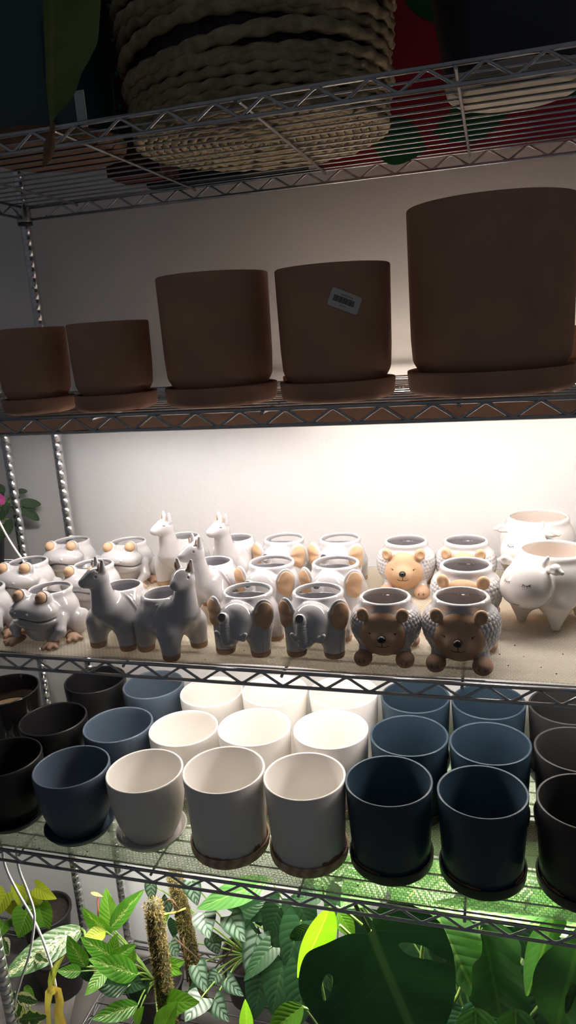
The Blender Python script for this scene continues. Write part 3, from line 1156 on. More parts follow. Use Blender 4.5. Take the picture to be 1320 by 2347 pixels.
def make_elephant():
    t = thing('elephant_planter', '', 'elephant pot', group='elephant pots')
    sdf_obj('body', elephant_body(1), (-.088, -.100, .008), (.088, .082, .120), .0014, [M_GLAZE, M_INSIDE], t, in_cavity((0, .012, .072), (.0475, .046, .044), (0, .013, .0405, .0985)))
    ft = elephant_body(-1)
    for sx in (-1, 1):
        for y in (-.030, .042):
            sdf_obj('foot', ft, (sx*.035-.024, y-.024, -.002), (sx*.035+.024, y+.024, .015), .0012, M_CLAYFOOT, t)
        lo, hi = sorted((sx*.025, sx*.088))
        sdf_obj('ear_lining', elephant_ear(sx), (lo, -.085, .040), (hi, -.012, .118), .0011, M_CLAY, t)
    return t


# ---- hedgehog
def hedgehog_body(p):
    d = ell(p, (0, .004, .062), (.062, .058, .056))
    ang = np.arctan2(p[:, 0], -(p[:, 1]-.004)); el = np.arctan2(p[:, 2]-.062, np.hypot(p[:, 0], p[:, 1]-.004))
    # staggered rows of plump scales
    dr, nc, RR = .128, 42, .060
    b = np.zeros(len(p)); k0 = np.floor(el/dr+.5)
    for dk in (-1, 0, 1):
        k = k0+dk
        c = np.cos(k*dr)
        u = ang*nc/(2*PI)+.5*(np.mod(k, 2) > .5)+.12*np.sin(k*2.3)
        du = (u-np.floor(u+.5))*2*PI/nc*RR*np.maximum(c, .3)
        dv = (el-k*dr)*RR
        q = (du/(.0050*np.maximum(c, .3)))**2+(dv/.0052)**2
        b = np.maximum(b, np.sqrt(np.maximum(0, 1-q)))
    msk = np.clip((.095-p[:, 2])/.012, 0, 1)*np.clip((p[:, 2]-.012)/.012, 0, 1)
    d = d-.0034*b*msk
    d = smax(d, -p[:, 2]+.006, .006)
    d = flat_top(d, p, .1095, (0, .006), .0425, .0044)
    d = smin(d, ell(p, (0, -.030, .057), (.0455, .026, .0455)), .004)
    ax = p.copy(); ax[:, 0] = np.abs(ax[:, 0])
    d = smin(d, cap(ax, (.035, -.028, .020), (.036, -.034, .016), .012), .01)
    d = pot_shell(d, p, (0, .006, .066), (.054, .050, .052), .1095, (0, .006), .0425, .0044)
    return d


def hedgehog_face(p):
    ax = p.copy(); ax[:, 0] = np.abs(ax[:, 0])
    d = ell(p, (0, -.036, .057), (.0425, .0245, .0430))
    d = smin(d, ell(p, (0, -.058, .0535), (.017, .0125, .0135)), .014)
    d = smax(d, -sph(ax, (.0215, -.0588, .0640), .0014), .001)
    return smax(d, p[:, 1]+.030, .002)


def hedgehog_ear(side):
    def f(p):
        q = p.copy(); q[:, 0] *= side
        q = rotp(q, (.0355, -.048, .0955), 'Z', .35)
        d = ell(q, (.0355, -.046, .0945), (.0118, .0065, .0128))
        return smax(d, -ell(q, (.0355, -.0545, .0945), (.0088, .0052, .0098)), .002)
    return f


def paw(side, front):
    def f(p):
        q = p.copy(); q[:, 0] *= side
        c = (.037, -.046, .012) if front else (.044, .040, .011)
        d = ell(q, c, (.0165, .021, .0145) if front else (.014, .019, .012))
        if front:
            for k in (-.0055, .0055):
                d = smax(d, -cap(q, (c[0]+k, c[1]-.026, .000), (c[0]+k*.7, c[1]-.016, .016), .0016), .002)
        return smax(d, -p[:, 2]+.0003, .0025)
    return f


def make_hedgehog():
    t = thing('hedgehog_planter', '', 'hedgehog pot', group='hedgehog pots')
    sdf_obj('body', hedgehog_body, (-.075, -.072, .000), (.075, .072, .118), .00125, [M_GLAZE, M_INSIDE], t, in_cavity((0, .006, .066), (.054, .050, .052), (0, .006, .0392, .1010)))
    face = sdf_obj('face', hedgehog_face, (-.050, -.080, .008), (.050, -.025, .105), .0012, M_CLAY, t)
    n = MB().lathe([(0, -.0066)]+[(.0074*math.cos(a), .0064*math.sin(a)) for a in np.linspace(-1.4, 1.4, 10)]+[(0, .0066)], 24).build('nose', M_DARK, face)
    n.location = (0, -.0705, .0590)
    m = MB()

    def yf(x, z, lift=.0003):
        # walk in from the front until the face is met
        P = np.array([[x, -.085+k*.0004, z] for k in range(130)])
        d = hedgehog_face(P)
        return P[int(np.argmax(d < 0)), 1]-lift
    line(m, [(0, yf(0, z), z) for z in np.linspace(.0525, .0440, 7)])
    for s in (-1, 1):
        line(m, [(s*x, yf(s*x, .0440-.0016*math.sin(x/.011*PI)+.0012*(x/.011)), .0440-.0016*math.sin(x/.011*PI)+.0012*(x/.011)) for x in np.linspace(0, .0115, 9)])
    m.build('mouth', M_DARK, face)
    for s in (-1, 1):
        e = MB()
        x, z = s*.0215, .0640
        e.lathe([(0, -.002), (.0016, -.0008), (.0018, .0004), (0, .0018)], 12, (x, yf(x, z)+.0008, z))
        line(e, [(x+s*.0010, yf(x+s*.001, z+.001), z+.001), (x+s*.0045, yf(x+s*.0045, z+.0018), z+.0018)], .0004)
        e.build('eye', M_DARK, face)
        lo, hi = sorted((s*.018, s*.053))
        sdf_obj('ear', hedgehog_ear(s), (lo, -.062, .078), (hi, -.034, .112), .0009, M_CLAY, t)
        for fr in (True, False):
            c = (s*.037, -.046) if fr else (s*.044, .040)
            sdf_obj('paw', paw(s, fr), (c[0]-.021, c[1]-.027, -.002), (c[0]+.021, c[1]+.026, .030), .0012, M_CLAYFOOT, t)
    return t


# ---- cow
COWHEAD = (0, -.088, .096)


def cow_body(p):
    ax = p.copy(); ax[:, 0] = np.abs(ax[:, 0])
    d = ell(p, (0, .006, .090), (.076, .078, .066))
    for y in (-.040, .048):
        d = smin(d, cap(ax, (.036, y, .050), (.035, y-.002*0, .0085), .027, .0095), .026)
    d = flat_top(d, p, .1375, (0, .010), .0590, .0042)
    h = smin(ell(p, (0, -.080, .108), (.040, .030, .030)), ell(p, (0, -.088, .086), (.0475, .036, .034)), .022)
    d = smin(d, h, .008)
    # ears and horn nubs
    d = smin(d, chain(ax, [(.036, -.070, .126), (.050, -.072, .130), (.063, -.074, .127)], [.006, .0105, .004]), .004)
    d = smax(d, -cap(ax, (.046, -.084, .130), (.058, -.085, .128), .0050, .0025), .002)
    d = smin(d, cap(ax, (.024, -.068, .132), (.030, -.064, .146), .0075, .0035), .005)
    d = smax(d, -sph(ax, (.027, -.1205, .089), .0018), .002)
    d = smin(d, cap(p, (0, .078, .095), (0, .088, .075), .005, .004), .004)
    d = smax(d, -p[:, 2]+.0003, .003)
    return pot_shell(d, p, (0, .010, .096), (.0665, .064, .060), .1375, (0, .010), .0590, .0042)


def make_cow():
    t = thing('cow_planter', '', 'cow pot', group='cow pots')
    sdf_obj('body', cow_body, (-.088, -.135, -.003), (.088, .100, .158), .0016, [M_COW, M_COWIN], t, in_cavity((0, .010, .096), (.0665, .064, .060), (0, .010, .0558, .132)))

    def yf(x, z):
        P = np.array([[x, -.140+k*.0005, z] for k in range(150)])
        return P[int(np.argmax(cow_body(P) < 0)), 1]-.0002
    for s in (-1, 1):
        e = MB()
        xs = np.linspace(-.0065, .0065, 9)
        arc = [(s*.019+x, .1090-.0036*math.cos(x/.0065*1.35)) for x in xs]
        line(e, [(x, yf(x, z), z) for x, z in arc], .00055)
        for k in (1, 3, 5, 7):
            x, z = arc[k]; dx = (x-s*.019)*.35
            line(e, [(x, yf(x, z), z), (x+dx, yf(x+dx, z-.0034), z-.0034)], .00045)
        e.build('closed_eye', M_DARK, t)
    m = MB()
    line(m, [(x, yf(x, .066+.25*abs(x)**1.2), .066+.25*abs(x)**1.2) for x in np.linspace(-.006, .006, 7)], .00055)
    m.build('mouth', M_DARK, t)
    return t


def place(maker, spots):
    first = None
    for label, x, y, deg, s in spots:
        if first is None:
            first = maker(); first.location = (x, y, SCF); first.rotation_euler = (0, 0, math.radians(deg)); first['label'] = label; first.scale = (s,)*3
        else:
            dup(first, (x, y, SCF), math.radians(deg), label, scale=s)
    return first


place(make_frog, [
    ('frog pot alone at the front, left of the dark llamas', .092, .098, -6, 1.0),
    ('frog pot cut off by the left edge in the front row', -.062, .090, 4, 1.0),
    ('frog pot in the middle row, the one at far left', -.070, .262, 4, 1.0),
    ('frog pot in the middle row, right behind the llama that faces left', .105, .252, 4, 1.0),
    ('frog pot in the back row in front of the chrome post', -.058, .430, 6, 1.0),
    ('frog pot in the back row beside the pale llama', .100, .430, 6, 1.0)])
place(lambda: make_llama(-.55), [
    ('dark shaded llama pot in front facing left', .262, .086, -6, 1.0),
    ('llama pot peeking over behind the two front llamas', .392, .245, -8, 1.0),
    ('pale llama pot in the back row beside the frog', .243, .430, -8, 1.0),
    ('pale llama pot in the back row nearest the elephants', .382, .420, -6, 1.0)])
place(lambda: make_llama(-1.30), [('dark shaded llama pot in front turned sideways with its blanket showing', .378, .062, 64, 1.0)])
place(make_elephant, [
    ('dark shaded elephant pot in front beside the llama', .522, .088, -4, 1.0),
    ('dark shaded elephant pot in front beside the hedgehog', .655, .096, 0, 1.0),
    ('elephant pot in the middle row, on the llama side', .519, .252, -6, 1.02),
    ('elephant pot in the middle row, on the hedgehog side', .654, .256, -4, 1.02),
    ('pale elephant pot in the back row, on the llama side', .497, .430, -4, 1.0),
    ('pale elephant pot in the back row, on the hedgehog side', .627, .435, -4, 1.0)])
place(make_hedgehog, [
    ('hedgehog pot in front beside the elephant', .780, .088, 2, .97),
    ('hedgehog pot at the front right end of the row', .910, .083, -2, 1.03),
    ('hedgehog pot in the middle with its face half hidden', .912, .245, -4, 1.05),
    ('hedgehog pot in the back row standing apart with a bright face', .779, .418, 0, 1.0),
    ('hedgehog pot in the back row behind two other hedgehogs', .905, .425, -4, 1.0)])
place(make_cow, [
    ('large white cow pot with closed eyes at the right edge, in front', 1.066, .276, -33, 1.0),
    ('large white cow pot with closed eyes behind the other cow', 1.052, .500, -18, 1.03)])
# ------------------------------------------------------------------ top shelf
SA = SURF['A']
M_ROPE = mat('seagrass_rope', (.33, .265, .165), .85, 0, var=.30, scale=55, bump=.6, bscale=320)
M_ROPEDARK = mat('dark_twine', (.035, .025, .035), .9, 0, var=.4, scale=60)
M_TEAL = mat('deep_teal_pot', (.008, .042, .052), .3, 0, coat=.4)
M_DARKPOT = mat('dark_navy_pot', (.010, .012, .020), .35, 0)
M_RED = mat('crimson_bag', (.36, .012, .035), .5, 0)
M_GREENPRINT = mat('green_leaf_print', (.006, .095, .035), .5, 0)
M_PALE = mat('pale_stone_saucer', (.38, .33, .27), .8, 0, var=.15, scale=20, bump=.2, bscale=120)
M_BROWN = mat('brown_saucer', (.15, .075, .042), .8, 0, var=.2, scale=30)
M_RUST = mat('rust_red_bag', (.06, .010, .005), .8, 0)
M_TAGWHITE = mat('white_plastic_tag', (.62, .62, .66), .5, 0)


def rope_ring(mb, R, z, r, n, tw, slope=0, ph=0, wob=.0, m=8):
    V = []; F = []
    for i in range(n):
        a = 2*PI*i/n
        dz = slope*math.cos(a+ph)+wob*math.sin(3*a+ph*2)
        dr = wob*.6*math.sin(2*a+ph*3)
        for k in range(m):
            b = 2*PI*k/m
            rr = r*(1+.22*math.cos(2*b-a*tw))
            V.append(((R+dr+rr*math.cos(b))*math.cos(a), (R+dr+rr*math.cos(b))*math.sin(a), z+dz+rr*1.05*math.sin(b)))
    for i in range(n):
        j = (i+1) % n
        for k in range(m):
            l = (k+1) % m
            F.append((i*m+k, j*m+k, j*m+l, i*m+l))
    mb.add(V, F)


t = thing('rope_basket', 'big round basket of thick twisted rope in the middle of the top shelf', 'basket', (.555, .295, SA), 0)
wall = MB(); random.seed(5)
z = .012; R = .222
k = 0
while z < .43:
    R = .222+.016*math.sin(min(1, z/.30)*PI/2)
    low = z < .075
    rope_ring(wall, R, z, .0085 if low else .0105, 230, 38 if low else 28, slope=(0 if low else .014*math.sin(k*1.3)), ph=k*.9, wob=.002 if low else .0055)
    z += .0150 if low else .0245; k += 1
wall.build('rope_wall', M_ROPE, t)
core = MB().lathe([(.212, .004), (.220, .08), (.230, .25), (.231, .44), (.225, .44), (.224, .25), (.213, .08), (.205, .012), (0, .012)], 72)
core.build('twine_lining', M_ROPEDARK, t)
bs = MB()
r = .012
while r < .226:
    rope_ring(bs, r, .0085, .0078, max(24, int(r*900)), max(6, int(r*150)), ph=r*80); r += .0148
bs.build('rope_base', M_ROPE, t)

# teal pot, its saucer, a hanging leaf and a plant tag
t = thing('potted_plant', 'glossy teal pot at top left with one big leaf hanging over the rail', 'potted plant', (.190, .180, SA), 0)
MB().lathe(rounded([(0, 0), (.122, 0), (.132, .006), (.136, .022), (.130, .022), (.126, .008), (0, .008)], .003, 3), 80).build('saucer', M_BROWN, t)
MB().lathe(rounded([(0, .009), (.112, .009), (.122, .02), (.128, .40), (.137, .40), (.137, .43), (.127, .43), (.116, .03), (0, .02)], .004, 3), 80).build('pot', M_TEAL, t)
M_DARKLEAF = leaf_mat('dim_olive_leaf', (.085, .13, .022), None, rough=.45, transl=.25, vein=(.14, .16, .05))
LO = np.array([.190, .180, SA])


def wleaf(name, m, parent, b, tp, nrm, width, off=None, **kw):
    o3 = LO if off is None else off
    V, F, UV = leaf_grid(np.array(b)-o3, np.array(tp)-o3, nrm, width, **kw)
    return mesh(name, V, F, m, parent, True, UV)


V, F, UV = flat_leaf([(104, -70), (170, -80), (236, -60), (253, 92), (228, 138), (196, 172), (170, 222), (128, 266), (117, 292), (110, 240), (104, 150)], [], (140, 110), -.035, (-.15, -.97, .12), ((120, -70), (117, 292)), lambda u, v: .10*u*u+.02*math.sin(v*9)*u)
mesh('leaf', [np.array(v)-LO for v in V], F, M_DARKLEAF, t, True, UV)
M_DRY = mat('dry_leaf_tip', (.17, .09, .05), .8, 0, var=.3, scale=60)
dt = MB(); P = [at(x, y, -.03)-LO for x, y in ((122, 280), (118, 310), (113, 335), (108, 362), (98, 384))]
dt.tube(P, [.0035, .0045, .0085, .0065, .0012], 8); dt.build('dried_tip', M_DRY, t)
tg = MB(); c = at(186, 250, .005)-LO
c[1] = -.140-.0   # in front of the pot wall
q = at(186, 250, .165-.142)-LO
tg.box((q[0]-.0085, q[1]-.0015, q[2]-.026), (q[0]+.0085, q[1], q[2]+.026)); tg.build('plant_tag', M_TAGWHITE, t, False)

# dark pot on a pale saucer at the right, leaves trailing behind it
LO = np.array([.995, .215, SA])
t = thing('potted_plant', 'large dark pot on a pale stone saucer at top right', 'potted plant', tuple(LO), 0)
MB().lathe(rounded([(0, 0), (.092, 0), (.104, .008), (.108, .024), (.101, .024), (.097, .010), (0, .010)], .003, 3), 80).build('saucer', M_PALE, t)
MB().lathe(rounded([(0, .011), (.094, .011), (.108, .03), (.158, .36), (.168, .36), (.168, .40), (.156, .40), (.102, .04), (0, .03)], .004, 3), 80).build('pot', M_DARKPOT, t)
M_GLEAF = leaf_mat('dim_green_leaf', (.02, .06, .02), None, rough=.4, transl=.2, vein=(.05, .10, .03))
for bx, by, tx_, ty, Y, w, nr in [(955, 225, 962, 362, .575, .055, (-.3, -1, .2)), (915, 262, 898, 350, .575, .05, (.2, -1, .3)), (1010, 250, 985, 330, .58, .05, (.2, -1, .2)), (945, 240, 925, 330, .57, .045, (0, -1, .4)), (1010, 265, 1030, 345, .59, .05, (0, -1, .2)), (1060, 268, 1100, 340, .59, .05, (0, -1, .2)), (1120, 262, 1140, 325, .59, .05, (.2, -1, .2))]:
    wleaf('leaf', M_GLEAF, t, at(bx, by, Y-.01), at(tx_, ty, Y), nr, w, shape='lance', fold=.2, droop=.05)
st = MB()
for x in (955, 1010, 1060):
    P = [at(x, 262-k*30, .580)-LO for k in range(6)]
    st.tube(P, .0022, 6)
st.build('trailing_stem', M_GREENPRINT, t)

# crimson bag with green leaves printed on it, standing at the back
X0 = .600; X1 = 1.34
t = thing('gift_bag', 'crimson bag printed with dark green leaves at the back of the top shelf', 'bag', ((X0+X1)/2, .557, SA), 0)
bx_ = MB().box((X0-(X0+X1)/2, -.008, 0), (X1-(X0+X1)/2, .009, .42)); bx_.build('bag', M_RED, t, False)
gp = MB()


def print_leaf(cx, cz, L, w, rot):
    V = []; n = 14
    for i in range(2*n):
        k = i % n
        tt = k/n if i < n else 1-k/n
        s = 1 if i < n else -1
        u = w*math.sin(PI*tt)*s; v = L*(tt-.5)
        V.append((cx+math.cos(rot)*u-math.sin(rot)*v, -.0086, cz+math.sin(rot)*u+math.cos(rot)*v))
    gp.add(V, [tuple(range(2*n))])


for cx, cz, L, w, rot in ((-.13, .30, .16, .05, .35), (-.20, .03, .13, .045, 1.2), (-.05, .05, .16, .04, 1.75), (.0, .22, .2, .06, -.5), (.15, .12, .2, .05, .7), (.3, .25, .2, .05, .2), (-.06, .38, .1, .04, 1.1), (-.27, .36, .10, .03, -.3)):
    print_leaf(cx, cz, L, w, rot)
gp.build('leaf_print', M_GREENPRINT, t, False)
# dark low storage box at the back left
t = tag(MB().box((-.185, .026, 0), (.185, .056, .06)).build('storage_box', mat('black_box', (.012, .012, .016), .6), smooth=False), 'low black storage box at the back of the top shelf behind the rope basket', 'box')
t.location = (.392, .505, SA)
# rust red mesh bag between teal pot and basket
t = thing('mesh_bag', 'rust red bag with green dots between the teal pot and the rope basket', 'bag', (.245, .44, SA), 0)
MB().box((-.06, -.05, 0), (.06, .05, .46)).build('bag', M_RUST, t, False)
dd = MB()
for i in range(5):
    for j in range(12):
        x = -.05+.025*i; zz = .10+.03*j
        dd.lathe([(0, 0), (.004, 0), (.004, .0006), (0, .0006)], 10)
        n = 40
        for q in range(len(dd.V)-n, len(dd.V)):
            a = dd.V[q]; dd.V[q] = (a[0]+x+(.0125 if j % 2 else 0), -.0506-a[2], a[1]+zz)
dd.build('dot', mat('green_dot', (.05, .30, .17), .5), t, False)
# ------------------------------------------------------------------ plants on the bottom shelf
SE = SURF['E']
M_NURSERY = mat('black_nursery_pot', (.012, .012, .013), .5)
M_SOIL = mat('dark_soil', (.018, .012, .009), .95, 0, var=.5, scale=120, bump=1, bscale=200)
M_LIME = leaf_mat('lime_leaf', (.40, .50, .035), None, rough=.35, transl=.45, vein=(.55, .60, .12))
M_MIDGREEN = leaf_mat('mid_green_leaf', (.105, .27, .025), None, rough=.32, transl=.40, vein=(.26, .42, .08))
M_SPECK = leaf_mat('green_leaf_with_cream_streaks', (.075, .25, .022), 'speckle', (.72, .78, .36), rough=.32, transl=.40, vein=(.28, .46, .10), amount=.34)
M_SPECKBIG = leaf_mat('heavily_speckled_leaf', (.045, .14, .03), 'speckle', (.78, .80, .52), rough=.35, transl=.3, vein=(.35, .48, .20), amount=.62)
M_VARIEG = leaf_mat('cream_edged_leaf', (.045, .12, .028), 'margin', (.74, .72, .48), rough=.4, transl=.3, vein=(.2, .3, .12))
M_DRYLEAF = leaf_mat('dried_yellow_leaf', (.62, .52, .16), 'dry', (.58, .38, .12), rough=.6, transl=.35, vein=(.7, .62, .3))
M_STREAK = leaf_mat('yellow_streaked_leaf', (.30, .40, .07), 'speckle', (.75, .72, .30), rough=.45, transl=.3, vein=(.6, .6, .25), amount=.6)
M_SILVER = leaf_mat('silver_veined_leaf', (.020, .050, .024), 'silver', (.15, .22, .165), rough=.38, transl=.10, vein=(.03, .07, .03), amount=.8)
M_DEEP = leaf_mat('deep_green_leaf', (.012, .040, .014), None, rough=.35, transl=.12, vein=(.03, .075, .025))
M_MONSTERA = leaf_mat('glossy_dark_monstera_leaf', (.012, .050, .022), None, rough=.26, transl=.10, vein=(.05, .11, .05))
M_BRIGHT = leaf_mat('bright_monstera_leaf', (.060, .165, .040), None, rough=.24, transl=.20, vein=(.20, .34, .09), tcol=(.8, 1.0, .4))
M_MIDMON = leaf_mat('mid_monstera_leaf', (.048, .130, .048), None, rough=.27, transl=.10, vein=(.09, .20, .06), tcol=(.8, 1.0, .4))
M_STEM = mat('green_stem', (.16, .27, .05), .5, 0, var=.2, scale=60)
M_PALESTEM = mat('pale_yellow_stem', (.55, .47, .12), .5, 0, var=.15, scale=60)
M_BROWNSTEM = mat('brown_stem', (.10, .06, .03), .7, 0, var=.3, scale=60)
M_REDSTEM = mat('red_stem', (.55, .13, .07), .5)


def plant(name, label, X, Y, pot_r=.075, pot_h=.13, cat='plant', group=None):
    t = thing(name, label, cat, (X, Y, SE), 0, group)
    MB().lathe(rounded([(0, 0), (pot_r*.78, 0), (pot_r, pot_h), (pot_r*1.06, pot_h), (pot_r*1.06, pot_h+.012), (pot_r*.96, pot_h+.012), (pot_r*.75, .006), (0, .006)], .002, 2), 40).build('nursery_pot', M_NURSERY, t)
    MB().lathe([(0, pot_h-.012), (pot_r*.93, pot_h-.008), (pot_r*.93, pot_h-.004), (0, pot_h+.002)], 30).build('soil', M_SOIL, t)
    return t


def org(t): return np.array(t.location)


def pleaf(t, m, b, tp, Yb, Yt, wpx, shape='lance', nrm=None, stem=None, **kw):
    """a leaf from its photo base and tip at their own depths; stem = True runs a petiole down to the pot"""
    o3 = org(t)
    B = at(*b, Yb); T = at(*tp, Yt)
    depth = ((B+T)/2-CAMP)@FW
    w = wpx*depth/FPX
    n = np.array(nrm if nrm is not None else (0, -.72, .69), float)
    V, F, UV = leaf_grid(B-o3, T-o3, n, w, shape=shape, **kw)
    lf = mesh('leaf', V, F, m, t, True, UV)
    if stem is not None:
        base = np.array([0, 0, .13]) if stem is True else np.array(stem, float)-o3
        b0 = B-o3; mid = (b0+base)/2+np.array([0, .0, .03])
        P = [(1-s)**2*b0+2*s*(1-s)*mid+s*s*base for s in np.linspace(0, 1, 9)]
        MB().tube(P, [.0017+.0012*s for s in np.linspace(0, 1, 9)], 7).build('petiole', M_STEM, t)
    return lf


# lime philodendron at the back left
t = plant('philodendron', 'lime heart-leaved philodendron at lower left against the wall', -.37, .49)
for b, tp, yb, yt, w, m in [((82, 2034), (128, 2061), .44, .42, 36, M_LIME), ((46, 2028), (44, 2080), .45, .42, 40, M_LIME), ((14, 2046), (-16, 2108), .42, .38, 44, M_LIME), ((78, 2046), (92, 2078), .47, .45, 44, M_LIME),
                            ((62, 2092), (40, 2152), .40, .37, 62, M_MIDGREEN), ((88, 2076), (108, 2146), .44, .42, 64, M_MIDGREEN), ((10, 2112), (-4, 2152), .40, .36, 46, M_MIDGREEN), ((24, 2066), (30, 2100), .47, .46, 40, M_LIME)]:
    pleaf(t, m, b, tp, yb, yt, w, 'heart', (.1, -.85, .5), stem=True, fold=.18, droop=.10)
# speckled dieffenbachia with one huge leaf, yellowing leaf in front
t = plant('dieffenbachia', 'dieffenbachia at lower left with one huge cream-speckled leaf and a dried yellow leaf', -.255, .37)
pleaf(t, M_SPECKBIG, (186, 2128), (14, 2234), .30, .13, 66, 'oval', (.15, -.62, .77), fold=.14, droop=.05, nv=26, nu=10)
MB().tube([at(186, 2128, .30)-org(t), at(194, 2136, .29)-org(t), at(196, 2160, .27)-org(t), np.array([.02, .02, .13])], .0035, 8).build('petiole', M_STEM, t)
pleaf(t, M_VARIEG, (80, 2188), (106, 2203), .20, .16, 24, 'lance', (0, -.6, .8))
pleaf(t, M_VARIEG, (8, 2150), (18, 2190), .25, .22, 34, 'lance', (.2, -.9, .3))
o3 = org(t)


def ribbon(name, pts, ws, m, parent, lift):
    """a leaf blade swept along a bent midrib"""
    P = [at(*p)-org(parent) for p in pts]; V = []; F = []; UV = []; n = len(P); nu = 5
    for i, p in enumerate(P):
        tg_ = P[min(i+1, n-1)]-P[max(i-1, 0)]; tg_ /= np.linalg.norm(tg_)
        sd = np.cross(tg_, np.array(lift, float)); sd /= np.linalg.norm(sd); nr = np.cross(sd, tg_)
        for j in range(nu):
            s = j/(nu-1)*2-1
            V.append(p+sd*ws[i]*.5*s+nr*abs(s)*ws[i]*.10); UV.append((s*.5+.5, i/(n-1)))
    for i in range(n-1):
        for j in range(nu-1): F.append((i*nu+j, i*nu+j+1, (i+1)*nu+j+1, (i+1)*nu+j))
    return mesh(name, V, F, m, parent, True, UV)


ribbon('leaf', [(114, 2400, .075), (112, 2340, .075), (109, 2305, .07), (113, 2275, .065), (124, 2264, .055), (134, 2272, .045), (138, 2295, .04), (134, 2318, .035), (142, 2350, .03), (150, 2400, .03)],
       [.010, .012, .014, .020, .025, .024, .020, .022, .028, .02], M_DRYLEAF, t, (.2, -1, .2))
ribbon('leaf', [(116, 2268, .07), (117, 2250, .068), (122, 2228, .068), (133, 2207, .07), (148, 2190, .075)], [.010, .015, .017, .012, .001], M_STREAK, t, (.3, -1, .1))
# variegated pothos in the corner
t = plant('pothos', 'small cream-edged pothos in the bottom left corner of the shelf', -.105, .065)
for b, tp, yb, yt, w, m in [((40, 2284), (80, 2297), .07, .04, 28, M_VARIEG), ((44, 2338), (98, 2332), .06, .03, 36, M_VARIEG), ((56, 2262), (76, 2286), .09, .07, 22, M_MIDGREEN), ((50, 2296), (38, 2335), .06, .05, 20, M_VARIEG), ((34, 2272), (40, 2300), .08, .07, 18, M_VARIEG)]:
    pleaf(t, m, b, tp, yb, yt, w, 'oval', (0, -.75, .65), stem=True, fold=.12, droop=.12)
# green aglaonema cluster
t = plant('aglaonema', 'bushy green aglaonema with cream streaks beside the mossy pole', .075, .33)
for b, tp, yb, yt, w, m, nr in [
    ((252, 2142), (188, 2087), .26, .20, 42, M_SPECK, None), ((256, 2126), (241, 2039), .30, .32, 46, M_MIDGREEN, (.2, -.95, .3)), ((252, 2130), (322, 2042), .27, .27, 44, M_SPECK, (-.35, -.85, .4)),
    ((242, 2134), (190, 2154), .24, .19, 38, M_LIME, None), ((258, 2192), (186, 2152), .22, .17, 42, M_SPECK, None), ((256, 2196), (266, 2142), .23, .24, 36, M_MIDGREEN, (0, -.9, .5)),
    ((196, 2216), (154, 2150), .24, .21, 46, M_SPECK, (.3, -.9, .3)), ((264, 2196), (308, 2166), .22, .20, 30, M_SPECK, None), ((314, 2234), (210, 2200), .19, .10, 56, M_SPECK, (0, -.6, .8)),
    ((244, 2222), (196, 2281), .20, .13, 34, M_MIDGREEN, (.2, -.85, .4)), ((292, 2262), (214, 2252), .22, .16, 50, M_DEEP, (0, -.7, .7)), ((316, 2304), (212, 2336), .17, .09, 44, M_SPECK, (.1, -.7, .7)),
    ((350, 2192), (412, 2232), .24, .18, 48, M_MIDGREEN, (0, -.8, .6)), ((186, 2226), (132, 2226), .21, .17, 30, M_SPECK, None), ((352, 2225), (418, 2205), .27, .25, 46, M_MIDGREEN, (0, -.8, .6)),
    ((362, 2300), (446, 2296), .17, .10, 58, M_MIDGREEN, (0, -.65, .75)), ((366, 2375), (398, 2302), .13, .10, 62, M_MIDGREEN, (-.2, -.9, .4)), ((345, 2160), (383, 2098), .22, .22, 32, M_SPECK, (-.2, -.9, .3)),
    ((300, 2210), (304, 2170), .25, .26, 30, M_MIDGREEN, (0, -.9, .4)), ((200, 2250), (198, 2170), .26, .27, 40, M_DEEP, (.1, -.9, .3)), ((300, 2290), (340, 2250), .24, .24, 50, M_DEEP, (0, -.9, .4)),
    ((310, 2347), (325, 2310), .12, .10, 28, M_MIDGREEN, None), ((270, 2240), (330, 2262), .25, .22, 50, M_DEEP, None)]:
    pleaf(t, m, b, tp, yb, yt, w, 'lance', nr, stem=True, fold=.20, droop=.10, wave=.02)
for k in range(3):
    b = at(205+22*k, 2215-10*k, .25)-org(t)
    MB().tube([b, (b+np.array([.01*k, .01, .1]))/2, np.array([-.01+.01*k, 0, .13])], [.004, .005, .006], 8).build('stem', M_STEM, t)
pr = MB(); P = [at(x, y, .30)-org(t) for x, y in ((225, 2102), (225, 2085), (223, 2068), (225, 2050))]
pr.tube(P, [.0022, .0020, .0016, .0012], 7); pr.build('flower_stalk', M_REDSTEM, t)
pleaf(t, M_DRYLEAF, (208, 2046), (236, 2054), .30, .30, 9, 'lance', (0, -.4, 1))


